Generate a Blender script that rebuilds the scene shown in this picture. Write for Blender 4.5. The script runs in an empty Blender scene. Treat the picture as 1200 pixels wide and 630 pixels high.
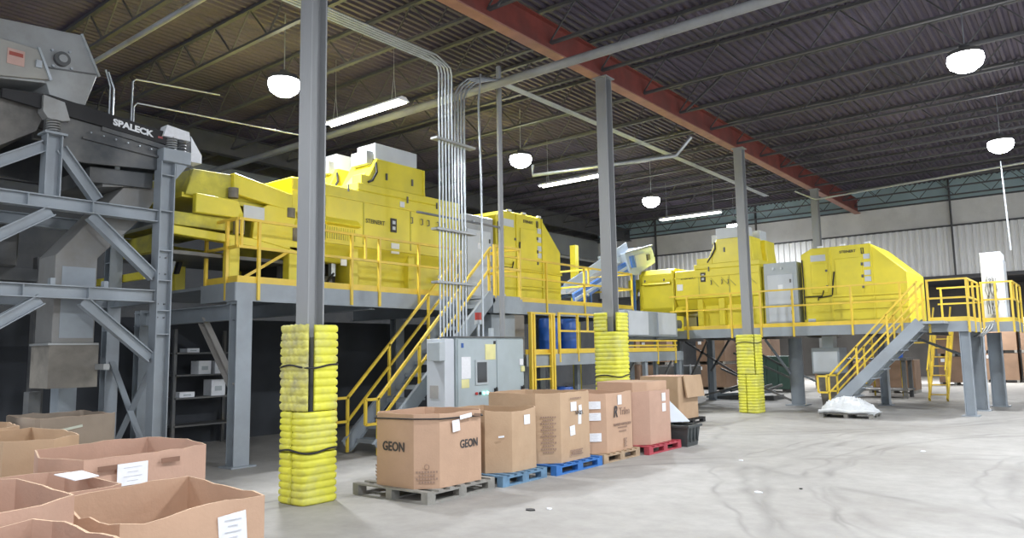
import bpy, math, random
from mathutils import Vector, Matrix
random.seed(7)
S = bpy.context.scene; COL = S.collection
PI = math.pi

# ------------------------------------------------------------------ camera
cam = bpy.data.cameras.new('camera'); co = bpy.data.objects.new('camera', cam); COL.objects.link(co)
yaw, pit, rol = -0.670591, 0.111634, -0.0169422
fw = Vector((math.cos(pit)*math.sin(yaw), math.cos(pit)*math.cos(yaw), math.sin(pit)))
rt = Vector((math.cos(yaw), -math.sin(yaw), 0)); up = rt.cross(fw)
c, s = math.cos(rol), math.sin(rol)
r2 = rt*c + up*s; u2 = up*c - rt*s
mw = Matrix((r2, u2, -fw)).transposed().to_4x4(); mw.translation = (0, 0, 1.75)
co.matrix_world = mw
cam.sensor_width = 36; cam.lens = 36*867.875/1200; cam.clip_end = 300; cam.clip_start = .05
S.camera = co

# ------------------------------------------------------------------ world and exposure
w = bpy.data.worlds.new('world'); S.world = w; w.use_nodes = True
w.node_tree.nodes['Background'].inputs[0].default_value = (.85, .92, 1, 1)
w.node_tree.nodes['Background'].inputs[1].default_value = 1.3
S.view_settings.view_transform = 'Standard'; S.view_settings.look = 'None'
S.view_settings.exposure = 0.30; S.view_settings.gamma = 1; S.view_settings.use_curve_mapping = False
LAMP_W = 360

# ------------------------------------------------------------------ materials
MATS = {}
def mat(name, col, rough=.6, metal=0, var=.12, scale=3, bump=0, bscale=40, dirt=None, dscale=1.2, damt=.5, emit=0, alpha=1, streak=False):
    if name in MATS: return MATS[name]
    m = bpy.data.materials.new(name); m.use_nodes = True
    nt = m.node_tree; b = nt.nodes['Principled BSDF']; L = nt.links.new
    b.inputs['Roughness'].default_value = rough; b.inputs['Metallic'].default_value = metal
    tc = nt.nodes.new('ShaderNodeTexCoord'); src = tc.outputs['Object']
    if streak:
        mp = nt.nodes.new('ShaderNodeMapping'); mp.inputs['Scale'].default_value = (1, 1, .12); L(src, mp.inputs[0]); src2 = mp.outputs[0]
    else: src2 = src
    n = nt.nodes.new('ShaderNodeTexNoise'); n.inputs['Scale'].default_value = scale; n.inputs['Detail'].default_value = 5; L(src2, n.inputs[0])
    mr = nt.nodes.new('ShaderNodeMapRange'); mr.inputs[1].default_value = .3; mr.inputs[2].default_value = .7
    mr.inputs[3].default_value = 1-var; mr.inputs[4].default_value = 1+var; L(n.outputs[0], mr.inputs[0])
    mx = nt.nodes.new('ShaderNodeVectorMath'); mx.operation = 'SCALE'; mx.inputs[0].default_value = col; L(mr.outputs[0], mx.inputs['Scale'])
    out = mx.outputs[0]
    if dirt:
        n2 = nt.nodes.new('ShaderNodeTexNoise'); n2.inputs['Scale'].default_value = dscale; n2.inputs['Detail'].default_value = 8; n2.inputs['Roughness'].default_value = .65; L(src2, n2.inputs[0])
        r = nt.nodes.new('ShaderNodeMapRange'); r.inputs[1].default_value = .45; r.inputs[2].default_value = .68; r.inputs[4].default_value = damt; L(n2.outputs[0], r.inputs[0])
        k = nt.nodes.new('ShaderNodeMix'); k.data_type = 'RGBA'; L(r.outputs[0], k.inputs[0]); L(out, k.inputs[6]); k.inputs[7].default_value = (*dirt, 1); out = k.outputs[2]
    L(out, b.inputs['Base Color'])
    if bump:
        n3 = nt.nodes.new('ShaderNodeTexNoise'); n3.inputs['Scale'].default_value = bscale; n3.inputs['Detail'].default_value = 4; L(src, n3.inputs[0])
        bp = nt.nodes.new('ShaderNodeBump'); bp.inputs['Strength'].default_value = bump; bp.inputs['Distance'].default_value = .02; L(n3.outputs[0], bp.inputs['Height']); L(bp.outputs[0], b.inputs['Normal'])
    if emit:
        b.inputs['Emission Color'].default_value = (*col, 1); b.inputs['Emission Strength'].default_value = emit
    MATS[name] = m; return m
YEL = mat('yellow paint', (.80, .685, .05), .38, var=.08, scale=1.5, dirt=(.52, .47, .08), dscale=.9, damt=.35)
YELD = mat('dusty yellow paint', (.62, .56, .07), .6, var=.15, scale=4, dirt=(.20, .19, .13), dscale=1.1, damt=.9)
YRL = mat('safety yellow rail paint', (.82, .58, .06), .42, var=.08, dirt=(.5, .42, .2), damt=.3)
YPAD = mat('yellow plastic padding', (.72, .70, .06), .5, var=.12, scale=5, dirt=(.40, .40, .22), dscale=3, damt=.55)
STL = mat('grey painted steel', (.31, .35, .39), .45, var=.10, scale=2, dirt=(.24, .255, .265), damt=.5)
STLD = mat('dark dusty steel', (.12, .125, .13), .5, metal=.2, var=.2, scale=2, dirt=(.22, .20, .17), damt=.6)
COLM = mat('grey column paint', (.30, .31, .32), .5, var=.1, scale=1.2, dirt=(.16, .15, .14), dscale=1.5, damt=.4, streak=True)
GALV = mat('galvanised steel', (.50, .54, .58), .35, metal=.65, var=.12, scale=8)
GAL2 = mat('dull galvanised sheet', (.36, .375, .38), .45, metal=.3, var=.12, scale=2, dirt=(.2, .18, .15), damt=.5)
LGR = mat('light grey cabinet paint', (.46, .51, .54), .4, var=.05, dirt=(.3, .32, .33), damt=.3)
LG2 = mat('pale grey panel paint', (.58, .62, .67), .45, var=.05)
WHT = mat('white paint', (.85, .87, .90), .5, var=.04)
PAP = mat('white paper', (.82, .84, .88), .7, var=.05, scale=20)
YPP = mat('yellow paper', (.75, .72, .35), .7)
BLK = mat('black rubber', (.018, .018, .02), .6, var=.2)
INK = mat('dark print ink', (.06, .055, .055), .7)
INKF = mat('faded print ink', (.30, .20, .15), .8)
REDM = mat('red painted girder', (.20, .045, .035), .6, var=.2, dirt=(.10, .05, .045), damt=.5)
SALM = mat('pale red girder flange', (.34, .17, .13), .6, var=.15)
JST = mat('roof joist steel', (.075, .075, .08), .6, var=.15)
BLU = mat('blue plastic', (.02, .10, .42), .4, var=.15)
BLUM = mat('blue conveyor paint', (.06, .20, .62), .4, var=.1, dirt=(.3, .35, .45), damt=.5)
PBLU = mat('pale blue metal', (.48, .56, .66), .4, var=.08)
GRN = mat('dark green paint', (.035, .075, .06), .5, var=.2)
CARD = mat('cardboard', (.53, .345, .235), .8, var=.06, scale=2.5, bump=.1, dirt=(.42, .28, .19), dscale=1.6, damt=.4)
CARD2 = mat('reddish cardboard', (.52, .33, .245), .8, var=.06, scale=2.5, bump=.1, dirt=(.38, .25, .185), dscale=1.5, damt=.4)
CARD3 = mat('tan cardboard', (.50, .345, .22), .8, var=.06, scale=2.5, bump=.1, dirt=(.38, .24, .14), dscale=1.8, damt=.4)
CARDE = mat('pale cardboard edge', (.60, .42, .28), .85, var=.12, scale=30)
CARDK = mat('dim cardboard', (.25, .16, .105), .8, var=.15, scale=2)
WOODG = mat('weathered grey wood', (.27, .26, .235), .8, var=.2, scale=8, bump=.2)
WOOD = mat('raw pallet wood', (.40, .29, .19), .8, var=.2, scale=8, bump=.2)
BLPT = mat('blue pallet paint', (.035, .16, .46), .6, var=.15, scale=9)
BLPD = mat('faded blue pallet paint', (.13, .24, .36), .7, var=.2, scale=9)
RDPT = mat('red pallet paint', (.42, .06, .08), .6, var=.2, scale=9)
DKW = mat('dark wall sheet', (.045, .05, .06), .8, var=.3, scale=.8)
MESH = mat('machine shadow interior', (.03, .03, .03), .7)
CLOTH = mat('white sheeting', (.68, .70, .71), .7, var=.08, scale=6, bump=.3, bscale=14)
GRIM = mat('grime brown skirt', (.20, .185, .16), .7, var=.25, scale=5, dirt=(.11, .10, .09), damt=.6)

def floor_material():
    m = bpy.data.materials.new('worn concrete'); m.use_nodes = True; nt = m.node_tree; L = nt.links.new
    b = nt.nodes['Principled BSDF']; b.inputs['Roughness'].default_value = .62
    tc = nt.nodes.new('ShaderNodeTexCoord'); P = tc.outputs['Object']
    def noise(sc, det=6, rough=.6, vec=None):
        n = nt.nodes.new('ShaderNodeTexNoise'); n.inputs['Scale'].default_value = sc; n.inputs['Detail'].default_value = det; n.inputs['Roughness'].default_value = rough
        L(vec or P, n.inputs[0]); return n
    def mth(op, a, b_=None, c_=None):
        n = nt.nodes.new('ShaderNodeMath'); n.operation = op
        for i, v in enumerate((a, b_, c_)):
            if v is None: continue
            if isinstance(v, (int, float)): n.inputs[i].default_value = v
            else: L(v, n.inputs[i])
        return n.outputs[0]
    wob = noise(.35, 3); 
    wv = nt.nodes.new('ShaderNodeVectorMath'); wv.operation = 'SCALE'; L(wob.outputs[1], wv.inputs[0]); wv.inputs['Scale'].default_value = 1.1
    ad = nt.nodes.new('ShaderNodeVectorMath'); L(P, ad.inputs[0]); L(wv.outputs[0], ad.inputs[1])
    flat = nt.nodes.new('ShaderNodeVectorMath'); flat.operation = 'MULTIPLY'; L(ad.outputs[0], flat.inputs[0]); flat.inputs[1].default_value = (1, 1, 0)
    tracks = None
    for cx, cy, r, wd in ((3.8, 12.6, 7.1, .10), (3.8, 12.6, 7.38, .06), (4.2, 12.9, 8.6, .12), (4.2, 12.9, 8.95, .05), (7.2, 12.2, 8.3, .11), (7.2, 12.2, 8.62, .06),
                          (5.5, 14.5, 6.2, .1), (5.5, 14.5, 6.5, .05), (2.2, 4.5, 9.8, .12), (2.2, 4.5, 10.2, .07), (2.5, 18, 9.5, .14), (-12, 24, 10.5, .12), (-12, 24, 10.9, .08), (6.3, 12.4, 9.5, .07), (7.8, 13, 11.8, .13)):
        d = nt.nodes.new('ShaderNodeVectorMath'); d.operation = 'DISTANCE'; L(flat.outputs[0], d.inputs[0]); d.inputs[1].default_value = (cx+.55, cy+.55, 0)
        a = mth('ABSOLUTE', mth('SUBTRACT', d.outputs['Value'], r)); a = mth('DIVIDE', a, wd)
        a = mth('MAXIMUM', mth('SUBTRACT', 1, a), 0)
        tracks = a if tracks is None else mth('MAXIMUM', tracks, a)
    fade = noise(.8, 4); fr = nt.nodes.new('ShaderNodeMapRange'); fr.inputs[1].default_value = .4; fr.inputs[2].default_value = .6; L(fade.outputs[0], fr.inputs[0])
    tr = mth('MULTIPLY', mth('MULTIPLY', tracks, fr.outputs[0]), .30)
    big = noise(.25, 7, .65); r1 = nt.nodes.new('ShaderNodeValToRGB'); L(big.outputs[0], r1.inputs[0])
    r1.color_ramp.elements[0].position = .32; r1.color_ramp.elements[0].color = (.275, .26, .24, 1)
    r1.color_ramp.elements[1].position = .68; r1.color_ramp.elements[1].color = (.42, .41, .39, 1)
    sm = noise(3.2, 8, .7); s2 = nt.nodes.new('ShaderNodeMapRange'); s2.inputs[1].default_value = .3; s2.inputs[2].default_value = .7; s2.inputs[3].default_value = .86; s2.inputs[4].default_value = 1.12; L(sm.outputs[0], s2.inputs[0])
    fac = mth('MULTIPLY', s2.outputs[0], mth('SUBTRACT', 1, tr))
    sc = nt.nodes.new('ShaderNodeVectorMath'); sc.operation = 'SCALE'; L(r1.outputs[0], sc.inputs[0]); L(fac, sc.inputs['Scale']); L(sc.outputs[0], b.inputs['Base Color'])
    bp = nt.nodes.new('ShaderNodeBump'); bp.inputs['Strength'].default_value = .15; L(sm.outputs[0], bp.inputs['Height']); L(bp.outputs[0], b.inputs['Normal'])
    return m

# ------------------------------------------------------------------ mesh builder
class MB:
    def __init__(s): s.v = []; s.f = []; s.sm = []
    def add(s, vs, fs, smooth=False):
        o = len(s.v); s.v += [tuple(v) for v in vs]; s.f += [tuple(i+o for i in f) for f in fs]; s.sm += [smooth]*len(fs); return s
    def box(s, x0, x1, y0, y1, z0, z1):
        if x0 > x1: x0, x1 = x1, x0
        if y0 > y1: y0, y1 = y1, y0
        if z0 > z1: z0, z1 = z1, z0
        vs = [(x, y, z) for z in (z0, z1) for x, y in ((x0, y0), (x1, y0), (x1, y1), (x0, y1))]
        return s.add(vs, [(3, 2, 1, 0), (4, 5, 6, 7), (0, 1, 5, 4), (1, 2, 6, 5), (2, 3, 7, 6), (3, 0, 4, 7)])
    def prism(s, pts, ax, a0, a1):
        """pts: 2D outline; ax the extrusion axis: 'x' takes (y,z), 'y' takes (x,z), 'z' takes (x,y)"""
        def P(p, a): return (a, p[0], p[1]) if ax == 'x' else ((p[0], a, p[1]) if ax == 'y' else (p[0], p[1], a))
        n = len(pts); vs = [P(p, a0) for p in pts]+[P(p, a1) for p in pts]
        return s.add(vs, [tuple(range(n-1, -1, -1)), tuple(range(n, 2*n))]+[(i, (i+1) % n, n+(i+1) % n, n+i) for i in range(n)])
    def bar(s, p, q, w, h=None, upv=(0, 0, 1)):
        h = h or w; p = Vector(p); q = Vector(q); d = (q-p).normalized(); u = Vector(upv)
        if abs(d.dot(u)) > .99: u = Vector((0, 1, 0))
        a = d.cross(u).normalized(); b = a.cross(d).normalized()
        vs = [e+a*(i*w/2)+b*(j*h/2) for e in (p, q) for i, j in ((-1, -1), (1, -1), (1, 1), (-1, 1))]
        return s.add(vs, [(3, 2, 1, 0), (4, 5, 6, 7), (0, 1, 5, 4), (1, 2, 6, 5), (2, 3, 7, 6), (3, 0, 4, 7)])
    def ibeam(s, p, q, w, h, t=.016, upv=(0, 0, 1)):
        p = Vector(p); q = Vector(q); d = (q-p).normalized(); u = Vector(upv)
        a = d.cross(u).normalized(); b = a.cross(d).normalized()
        s.bar(p+b*(h/2-t/2), q+b*(h/2-t/2), w, t, b); s.bar(p-b*(h/2-t/2), q-b*(h/2-t/2), w, t, b); s.bar(p, q, t*.8, h-2*t, b); return s
    def channel(s, p, q, w, h, t=.014, side=1, upv=(0, 0, 1)):
        p = Vector(p); q = Vector(q); d = (q-p).normalized(); u = Vector(upv)
        a = d.cross(u).normalized(); b = a.cross(d).normalized()
        s.bar(p+b*(h/2-t/2), q+b*(h/2-t/2), w, t, b); s.bar(p-b*(h/2-t/2), q-b*(h/2-t/2), w, t, b)
        s.bar(p+a*side*(w/2-t/2), q+a*side*(w/2-t/2), t, h-2*t, b); return s
    def tube(s, pts, r, n=8, caps=True):
        pts = [Vector(p) for p in pts]; m = len(pts); vs = []; pa = None
        for i, p in enumerate(pts):
            d = (pts[min(i+1, m-1)]-pts[max(i-1, 0)]).normalized()
            if pa is None:
                u = Vector((0, 0, 1)) if abs(d.z) < .9 else Vector((1, 0, 0)); a = d.cross(u).normalized()
            else: a = (pa-d*pa.dot(d)).normalized()
            pa = a; b = d.cross(a)
            rr = r[i] if isinstance(r, (list, tuple)) else r
            vs += [p+(a*math.cos(2*PI*k/n)+b*math.sin(2*PI*k/n))*rr for k in range(n)]
        s.add(vs, [(i*n+k, i*n+(k+1) % n, (i+1)*n+(k+1) % n, (i+1)*n+k) for i in range(m-1) for k in range(n)], True)
        if caps:
            s.add(vs[:n], [tuple(range(n-1, -1, -1))]); s.add(vs[-n:], [tuple(range(n))])
        return s
    def build(s, name, m, parent=None, bevel=0, origin=None):
        me = bpy.data.meshes.new(name)
        o = bpy.data.objects.new(name, me); COL.objects.link(o)
        if parent is not None:
            org = Vector(parent.get('org', (0, 0, 0))); o.parent = parent; o['org'] = tuple(org)
        else:
            if origin is None:
                xs = [v[0] for v in s.v]; ys = [v[1] for v in s.v]; zs = [v[2] for v in s.v]
                origin = ((min(xs)+max(xs))/2, (min(ys)+max(ys))/2, min(zs))
            org = Vector(origin); o.location = org; o['org'] = tuple(org)
        me.from_pydata([(v[0]-org.x, v[1]-org.y, v[2]-org.z) for v in s.v], [], s.f); me.update()
        me.polygons.foreach_set('use_smooth', s.sm)
        me.materials.append(m)
        if bevel:
            b = o.modifiers.new('bevel', 'BEVEL'); b.width = bevel; b.segments = 1; b.limit_method = 'ANGLE'
        return o
def tag(o, label=None, cat=None, group=None, kind=None):
    for k, v in (('label', label), ('category', cat), ('group', group), ('kind', kind)):
        if v: o[k] = v
    return o
def thing(name, loc, label, cat, group=None):
    o = bpy.data.objects.new(name, None); COL.objects.link(o); o.location = loc; o['org'] = tuple(loc); o.empty_display_size = .2
    return tag(o, label, cat, group)
def kids(o): return [c for c in COL.objects if c.parent == o]
def copy_tree(o, parent=None, name=None):
    ch = kids(o); n = o.copy(); COL.objects.link(n)
    if parent: n.parent = parent
    for k in ch: copy_tree(k, n)
    return n
def B(x0, x1, y0, y1, z0, z1): return MB().box(x0, x1, y0, y1, z0, z1)
def struct(o): o['kind'] = 'structure'; return o
def text(body, parent, m, loc, xdir, updir, size, name='lettering', depth=.002, squash=1, bold=.0):
    cu = bpy.data.curves.new('t', 'FONT'); cu.body = body; cu.size = size; cu.extrude = depth; cu.offset = bold; cu.align_x = 'CENTER'; cu.align_y = 'CENTER'; cu.resolution_u = 3
    t = bpy.data.objects.new('t', cu); COL.objects.link(t)
    bpy.context.view_layer.update()
    me = bpy.data.meshes.new_from_object(t.evaluated_get(bpy.context.evaluated_depsgraph_get()))
    bpy.data.objects.remove(t)
    x = Vector(xdir).normalized(); u = Vector(updir).normalized(); n = x.cross(u)
    M = Matrix((x*squash, u, n)).transposed().to_4x4(); M.translation = Vector(loc)-Vector(parent.get('org', (0, 0, 0)))
    me.transform(M); me.materials.clear(); me.materials.append(m)
    o = bpy.data.objects.new(name, me); COL.objects.link(o); o.parent = parent; o['org'] = parent.get('org'); return o
X_, Y_, Z_ = Vector((1, 0, 0)), Vector((0, 1, 0)), Vector((0, 0, 1))

# ------------------------------------------------------------------ the hall
fl = struct(MB().add([(-30, -12, 0), (16, -12, 0), (16, 60, 0), (-30, 60, 0)], [(0, 1, 2, 3)]).build('floor', floor_material(), origin=(0, 0, 0)))
CEIL = 8.35
# ribbed roof deck, ribs running along y
mb = MB(); x = -24.0; prof = []
while x < 14:
    prof += [(x, 0), (x+.06, 0), (x+.09, .05), (x+.15, .05)]; x += .18
vs = [(px, y, CEIL+pz) for y in (-8, 60) for px, pz in prof]; n = len(prof)
mb.add(vs, [(i, n+i, n+i+1, i+1) for i in range(n-1)])
roof = struct(mb.build('ceiling', mat('brown grey roof deck', (.088, .072, .104), .75, var=.3, scale=.35, dirt=(.055, .05, .062), dscale=.5, damt=.7), origin=(0, 0, CEIL)))
# open web joists along x
def joist_bm(y):
    m = MB(); zt, zb = CEIL-.04, CEIL-.72
    m.bar((-24, y, zt), (14, y, zt), .09, .06); m.bar((-24, y, zb), (14, y, zb), .085, .05)
    x = -24; k = 0
    while x < 13.6:
        m.bar((x, y, zt if k % 2 else zb), (x+.62, y, zb if k % 2 else zt), .025, .025); x += .62; k += 1
    return m
j0 = None
for i in range(22):
    y = 33.4-i*1.85
    if j0 is None: j0 = joist_bm(0).build('roof_joist', JST, roof); j0.location.y = y
    else:
        o = j0.copy(); COL.objects.link(o); o.location.y = y
for gx, m1, m2 in ((-7.85, REDM, SALM), (-19, JST, JST), (3.2, REDM, SALM)):
    g = MB(); g.box(gx-.012, gx+.012, -6, 33.9, 7.43, 7.98); g.box(gx-.11, gx+.11, -6, 33.9, 7.98, 8.0)
    go = g.build('roof_girder', m1, roof); B(gx-.12, gx+.12, -6, 33.9, 7.40, 7.43).build('girder_flange', m2, go)
b = MB()
for y in (2, 9.3, 16.6, 24, 31): b.bar((-7.6, y, 7.6), (-6.6, y+.05, 8.3), .05); b.bar((-8.1, y, 7.6), (-9.1, y+.05, 8.3), .05)
b.build('knee_brace', JST, roof)
# back wall: blue band, pale band, corrugated band over a dark opening
bw = struct(B(-21.2, 16, 34, 34.2, 7.55, 8.6).build('wall_back', mat('pale blue wall panel', (.42, .56, .60), .7, var=.12, scale=.8, streak=True)))
B(-21.2, 16, 33.97, 34.2, 6.5, 7.53).build('pale_panel_band', mat('pale block panel', (.70, .69, .67), .75, var=.1, scale=.7, dirt=(.54, .53, .51), damt=.5), bw)
B(-21.2, 16, 33.9, 34.0, 7.5, 7.56).build('ledge', JST, bw)
cv = MB(); x = -21.2; prof = []
while x < 16: prof += [(x, 33.95), (x+.09, 33.95), (x+.12, 34.02), (x+.22, 34.02)]; x += .25
n = len(prof); cv.add([(p[0], p[1], z) for z in (4.5, 6.48) for p in prof], [(i, i+1, n+i+1, n+i) for i in range(n-1)])
cv.build('corrugated_sheet', mat('white corrugated sheet', (.80, .80, .79), .55, var=.08, scale=.6, dirt=(.62, .61, .59), damt=.4, streak=True), bw)
B(-21.2, 16, 33.9, 34.05, 6.46, 6.52).build('ledge', JST, bw); B(-21.2, 16, 33.9, 34.1, 4.36, 4.5).build('lintel', JST, bw)
v = MB()
for x in (-17.5, -12.3, -9.6, -4.4, 1.0): v.box(x-.03, x+.03, 33.85, 33.97, 4.5, 8.5)
v.build('wall_stud', JST, bw)
bwx = struct(B(-21.4, 16, 47.5, 47.7, 0, 5.0).build('wall_far', mat('far dark wall', (.10, .095, .09), .8, var=.3, scale=.6)))
struct(B(-21.4, 16, 34.2, 47.7, 5.0, 5.1).build('ceiling_far_bay', DKW))
wl = struct(B(-21.2, -21.0, -12, 47.5, 0, 5.6).build('wall_left', mat('left wall sheet', (.075, .08, .088), .75, var=.25, scale=.5, dirt=(.12, .12, .12), damt=.5)))
wlu = B(-21.15, -20.98, -12, 34, 6.5, 7.6).build('light_panel_band', mat('left wall pale panel', (.30, .32, .33), .7, var=.15, scale=.5), wl)
B(-21.2, -21.0, -12, 34, 5.6, 8.5).build('upper_sheet', mat('left wall upper sheet', (.09, .095, .105), .7, var=.2), wl)
B(-21.05, -20.85, -12, 34, 6.2, 6.4).build('wall_girt', JST, wl); B(-21.05, -20.9, -12, 34, 7.6, 7.75).build('wall_girt', JST, wl)
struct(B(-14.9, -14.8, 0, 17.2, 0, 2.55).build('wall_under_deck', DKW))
# building columns
def wcol(x, y, z1, label, sz=.24):
    t = thing('building_column', (x, y, 0), label, 'column'); h = sz/2
    m = MB(); m.box(x-h, x+h, y-h, y-h+.02, 0, z1); m.box(x-h, x+h, y+h-.02, y+h, 0, z1); m.box(x-.01, x+.01, y-h+.02, y+h-.02, 0, z1)
    m.build('shaft', COLM, t); B(x-.2, x+.2, y-.2, y+.2, 0, .025).build('base_plate', COLM, t)
    B(x-.17, x+.17, y-.17, y+.17, z1-.02, z1+.0).build('cap_plate', COLM, t)
    return t
wcol(-7.7, 5.65, 7.4, 'tall grey steel column nearest the camera, rising out of the left yellow padding')
wcol(-7.75, 12.95, 7.4, 'grey steel column in the middle, rising behind the row of cardboard boxes')
wcol(-7.7, 20.2, 7.4, 'grey steel column in front of the far yellow machine')
wcol(-7.75, 27.4, 7.4, 'small distant grey column showing above the far machine end box')
t = thing('pipe_column', (-9.35, 11.45, 0), 'thin round grey post rising behind the control cabinet to the roof', 'column')
MB().tube([(-9.35, 11.45, 0), (-9.35, 11.45, 7.62)], .055, 12).build('shaft', COLM, t); B(-9.45, -9.25, 11.35, 11.55, 0, .02).build('base_plate', COLM, t)
MB().bar((-9.35, 9.1, 4.25), (-9.35, 11.45, 4.25), .035).build('conduit_brace', STLD, t)

# column padding: rounded square wraps with bulging ribs and a slot
def wrap_bm(cx, cy, z0, z1, sd, a0, a1, ribs, depth=.022, rr=.13, soft=0):
    m = MB(); nz = ribs*6; na = 30; vs = []
    def pt(a, off):
        ca, sa = math.cos(a), math.sin(a); p = 7
        r = (sd/2+off)/((abs(ca)**p+abs(sa)**p)**(1/p)); return cx+ca*r, cy+sa*r
    for k in range(nz+1):
        z = z0+(z1-z0)*k/nz; ph = abs(math.sin(PI*ribs*(k/nz)))**.3
        for i in range(na+1):
            a = a0+(a1-a0)*i/na; jit = soft*(math.sin(i*1.7+k*.31)+random.uniform(-.8, .8)) if soft else 0
            x, y = pt(a, -depth+depth*ph*(1)+jit*.5); vs.append((x, y, z+jit*.6))
    q = len(vs)
    for k in range(nz+1):
        z = z0+(z1-z0)*k/nz
        for i in range(na+1):
            a = a0+(a1-a0)*i/na; x, y = pt(a, -depth-.05); vs.append((x, y, z))
    W = na+1; f = []
    for k in range(nz):
        for i in range(na):
            A = k*W+i; f += [(A, A+1, A+W+1, A+W), (q+A, q+A+W, q+A+W+1, q+A+1)]
        f += [(k*W, k*W+W, q+k*W+W, q+k*W), (k*W+na, q+k*W+na, q+k*W+W+na, k*W+W+na)]
    for i in range(na): f += [(i, q+i, q+i+1, i+1), (nz*W+i, nz*W+i+1, q+nz*W+i+1, q+nz*W+i)]
    m.add(vs, f, True); return m
def strap_bm(cx, cy, z, sd, r=.012, sag=.02):
    pts = []
    for i in range(33):
        a = 2*PI*i/32; p = 4.5; ca, sa = math.cos(a), math.sin(a); rr = (sd/2+.012)/((abs(ca)**p+abs(sa)**p)**(1/p)); pts.append((cx+ca*rr, cy+sa*rr, z+sag*math.sin(a*3)))
    return MB().tube(pts, r, 6, False)
PADD = mat('grimy yellow padding', (.58, .55, .12), .6, var=.2, scale=8, dirt=(.30, .28, .20), dscale=3.5, damt=.85)
def padding(cx, cy, label, tiers, sd, straps):
    t = thing('column_padding', (cx, cy, 0), label, 'column padding')
    for z0, z1, segs, ribs, m, soft in tiers:
        for a0, a1 in segs: wrap_bm(cx, cy, z0, z1, sd, a0, a1, ribs, soft=soft).build('padding_panel', m, t)
    for z in straps: strap_bm(cx, cy, z, sd).build('strap', BLK, t)
R = math.radians
padding(-7.7, 5.65, 'thick ribbed yellow plastic padding strapped round the nearest column', [
    (0, .60, [(R(-80), R(272))], 7, YPAD, .003), (.61, 1.08, [(R(-82), R(270))], 6, YPAD, .004),
    (1.09, 2.12, [(R(-185), R(-38))], 11, PADD, .012), (1.09, 2.12, [(R(-24), R(130))], 11, YPAD, .003)], .54, [.62, 1.62])
padding(-7.75, 12.95, 'ribbed yellow padding on the middle column, above the cardboard boxes', [
    (0, 1.04, [(R(-200), R(140))], 10, YPAD, 0), (1.05, 2.12, [(R(-200), R(140))], 13, YPAD, 0), (2.13, 2.5, [(R(-240), R(-78))], 5, YPAD, 0), (2.13, 2.5, [(R(-38), R(80))], 5, YPAD, 0)], .56, [.9, 1.25])
padding(-7.7, 20.2, 'two-tier ribbed yellow padding on the column before the far machine', [
    (0, 1.03, [(R(-250), R(-99))], 13, YPAD, 0), (0, 1.03, [(R(-94), R(95))], 13, YPAD, 0), (1.04, 2.12, [(R(-230), R(-50))], 12, YPAD, 0), (1.04, 2.12, [(R(-44), R(110))], 13, YPAD, 0)], .58, [1.9])

# ------------------------------------------------------------------ lamps
lens_m = mat('lamp lens glow', (.93, .96, 1), .4, var=0, emit=22)
tube_m = mat('fluorescent tube glow', (1, .97, .90), .4, var=0, emit=9)
def highbay(x, y, z, label):
    t = thing('high_bay_lamp', (x, y, z), label, 'lamp', 'round high bay lamps')
    MB().tube([(x, y, z+.26), (x, y, z+.16), (x, y, z+.14), (x, y, z+.03)], [.09, .10, .27, .28], 20).build('housing', STLD, t)
    MB().tube([(x, y, z+.06), (x, y, z-.03), (x, y, z-.14), (x, y, z-.22), (x, y, z-.25)], [.29, .30, .26, .15, .05], 24).build('lens', lens_m, t)  # lens enlarged into a globe, standing in for the glare round the lamp
    MB().tube([(x, y, z+.26), (x, y, CEIL)], .012, 6).build('hanger', GALV, t)
    ld = bpy.data.lights.new('lamp_light', 'AREA'); ld.shape = 'DISK'; ld.size = .5; ld.energy = LAMP_W; ld.color = (.93, .96, 1)
    lo = bpy.data.objects.new('lamp_light', ld); COL.objects.link(lo); lo.parent = t; lo.location = (0, 0, -.27)
    pl = bpy.data.lights.new('lamp_spill', 'POINT'); pl.shadow_soft_size = .2; pl.energy = LAMP_W*.07; pl.color = (.93, .96, 1)
    po = bpy.data.objects.new('lamp_spill', pl); COL.objects.link(po); po.parent = t; po.location = (0, 0, -.50)
highbay(-11.95, 8.1, 6.95, 'glaring round high bay lamp just left of the nearest grey column')
highbay(-11.98, 15.56, 6.95, 'glaring round high bay lamp above the first machine end box')
highbay(-12.02, 23.07, 6.95, 'smallest glaring high bay lamp, above the blue conveyor')
highbay(-1.57, 15.47, 6.95, 'largest glaring high bay lamp at the upper right corner')
highbay(-1.70, 22.8, 6.95, 'glaring high bay lamp above the white cabinet on the right')
for x, y, lb in ((-1.6, 7.9, 'high bay lamp above the open floor in front of the far platform'), (-1.6, .5, 'high bay lamp above the viewer'), (8.5, 8, 'nearest high bay lamp of the right hand row'), (8.5, 15.5, 'middle high bay lamp of the right hand row'),
                 (8.5, 23, 'farthest high bay lamp of the right hand row'), (-12, .5, 'high bay lamp above the lower left boxes'), (8.5, 30.5, 'last high bay lamp of the right hand row'), (-12.05, 30.6, 'high bay lamp hidden behind the far tower')):  # last right hand lamp is added out of view to brighten the back wall
    highbay(x, y, 6.95, lb)
def strip(x0, x1, y, z, label):
    t = thing('strip_light', ((x0+x1)/2, y, z), label, 'strip light', 'hanging strip lights'); 
    MB().prism([(y-.16, z+.02), (y+.16, z+.02), (y+.06, z+.10), (y-.06, z+.10)], 'x', x0, x1).build('reflector', WHT, t)
    for dy in (-.09, .09): MB().tube([(x0+.04, y+dy, z), (x1-.04, y+dy, z)], .019, 8).build('tube', tube_m, t)
    for x in (x0+.3, x1-.3): MB().tube([(x, y-.06, z+.1), (x, y, z+.6), (x, y, CEIL), (x, y+.004, z+.6), (x, y+.06, z+.1)], .006, 5).build('hanger_chain', GALV, t)
strip(-13.3, -10.8, 10.15, 6.88, 'long fluorescent strip light hanging above the towers of the first machine')
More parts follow.
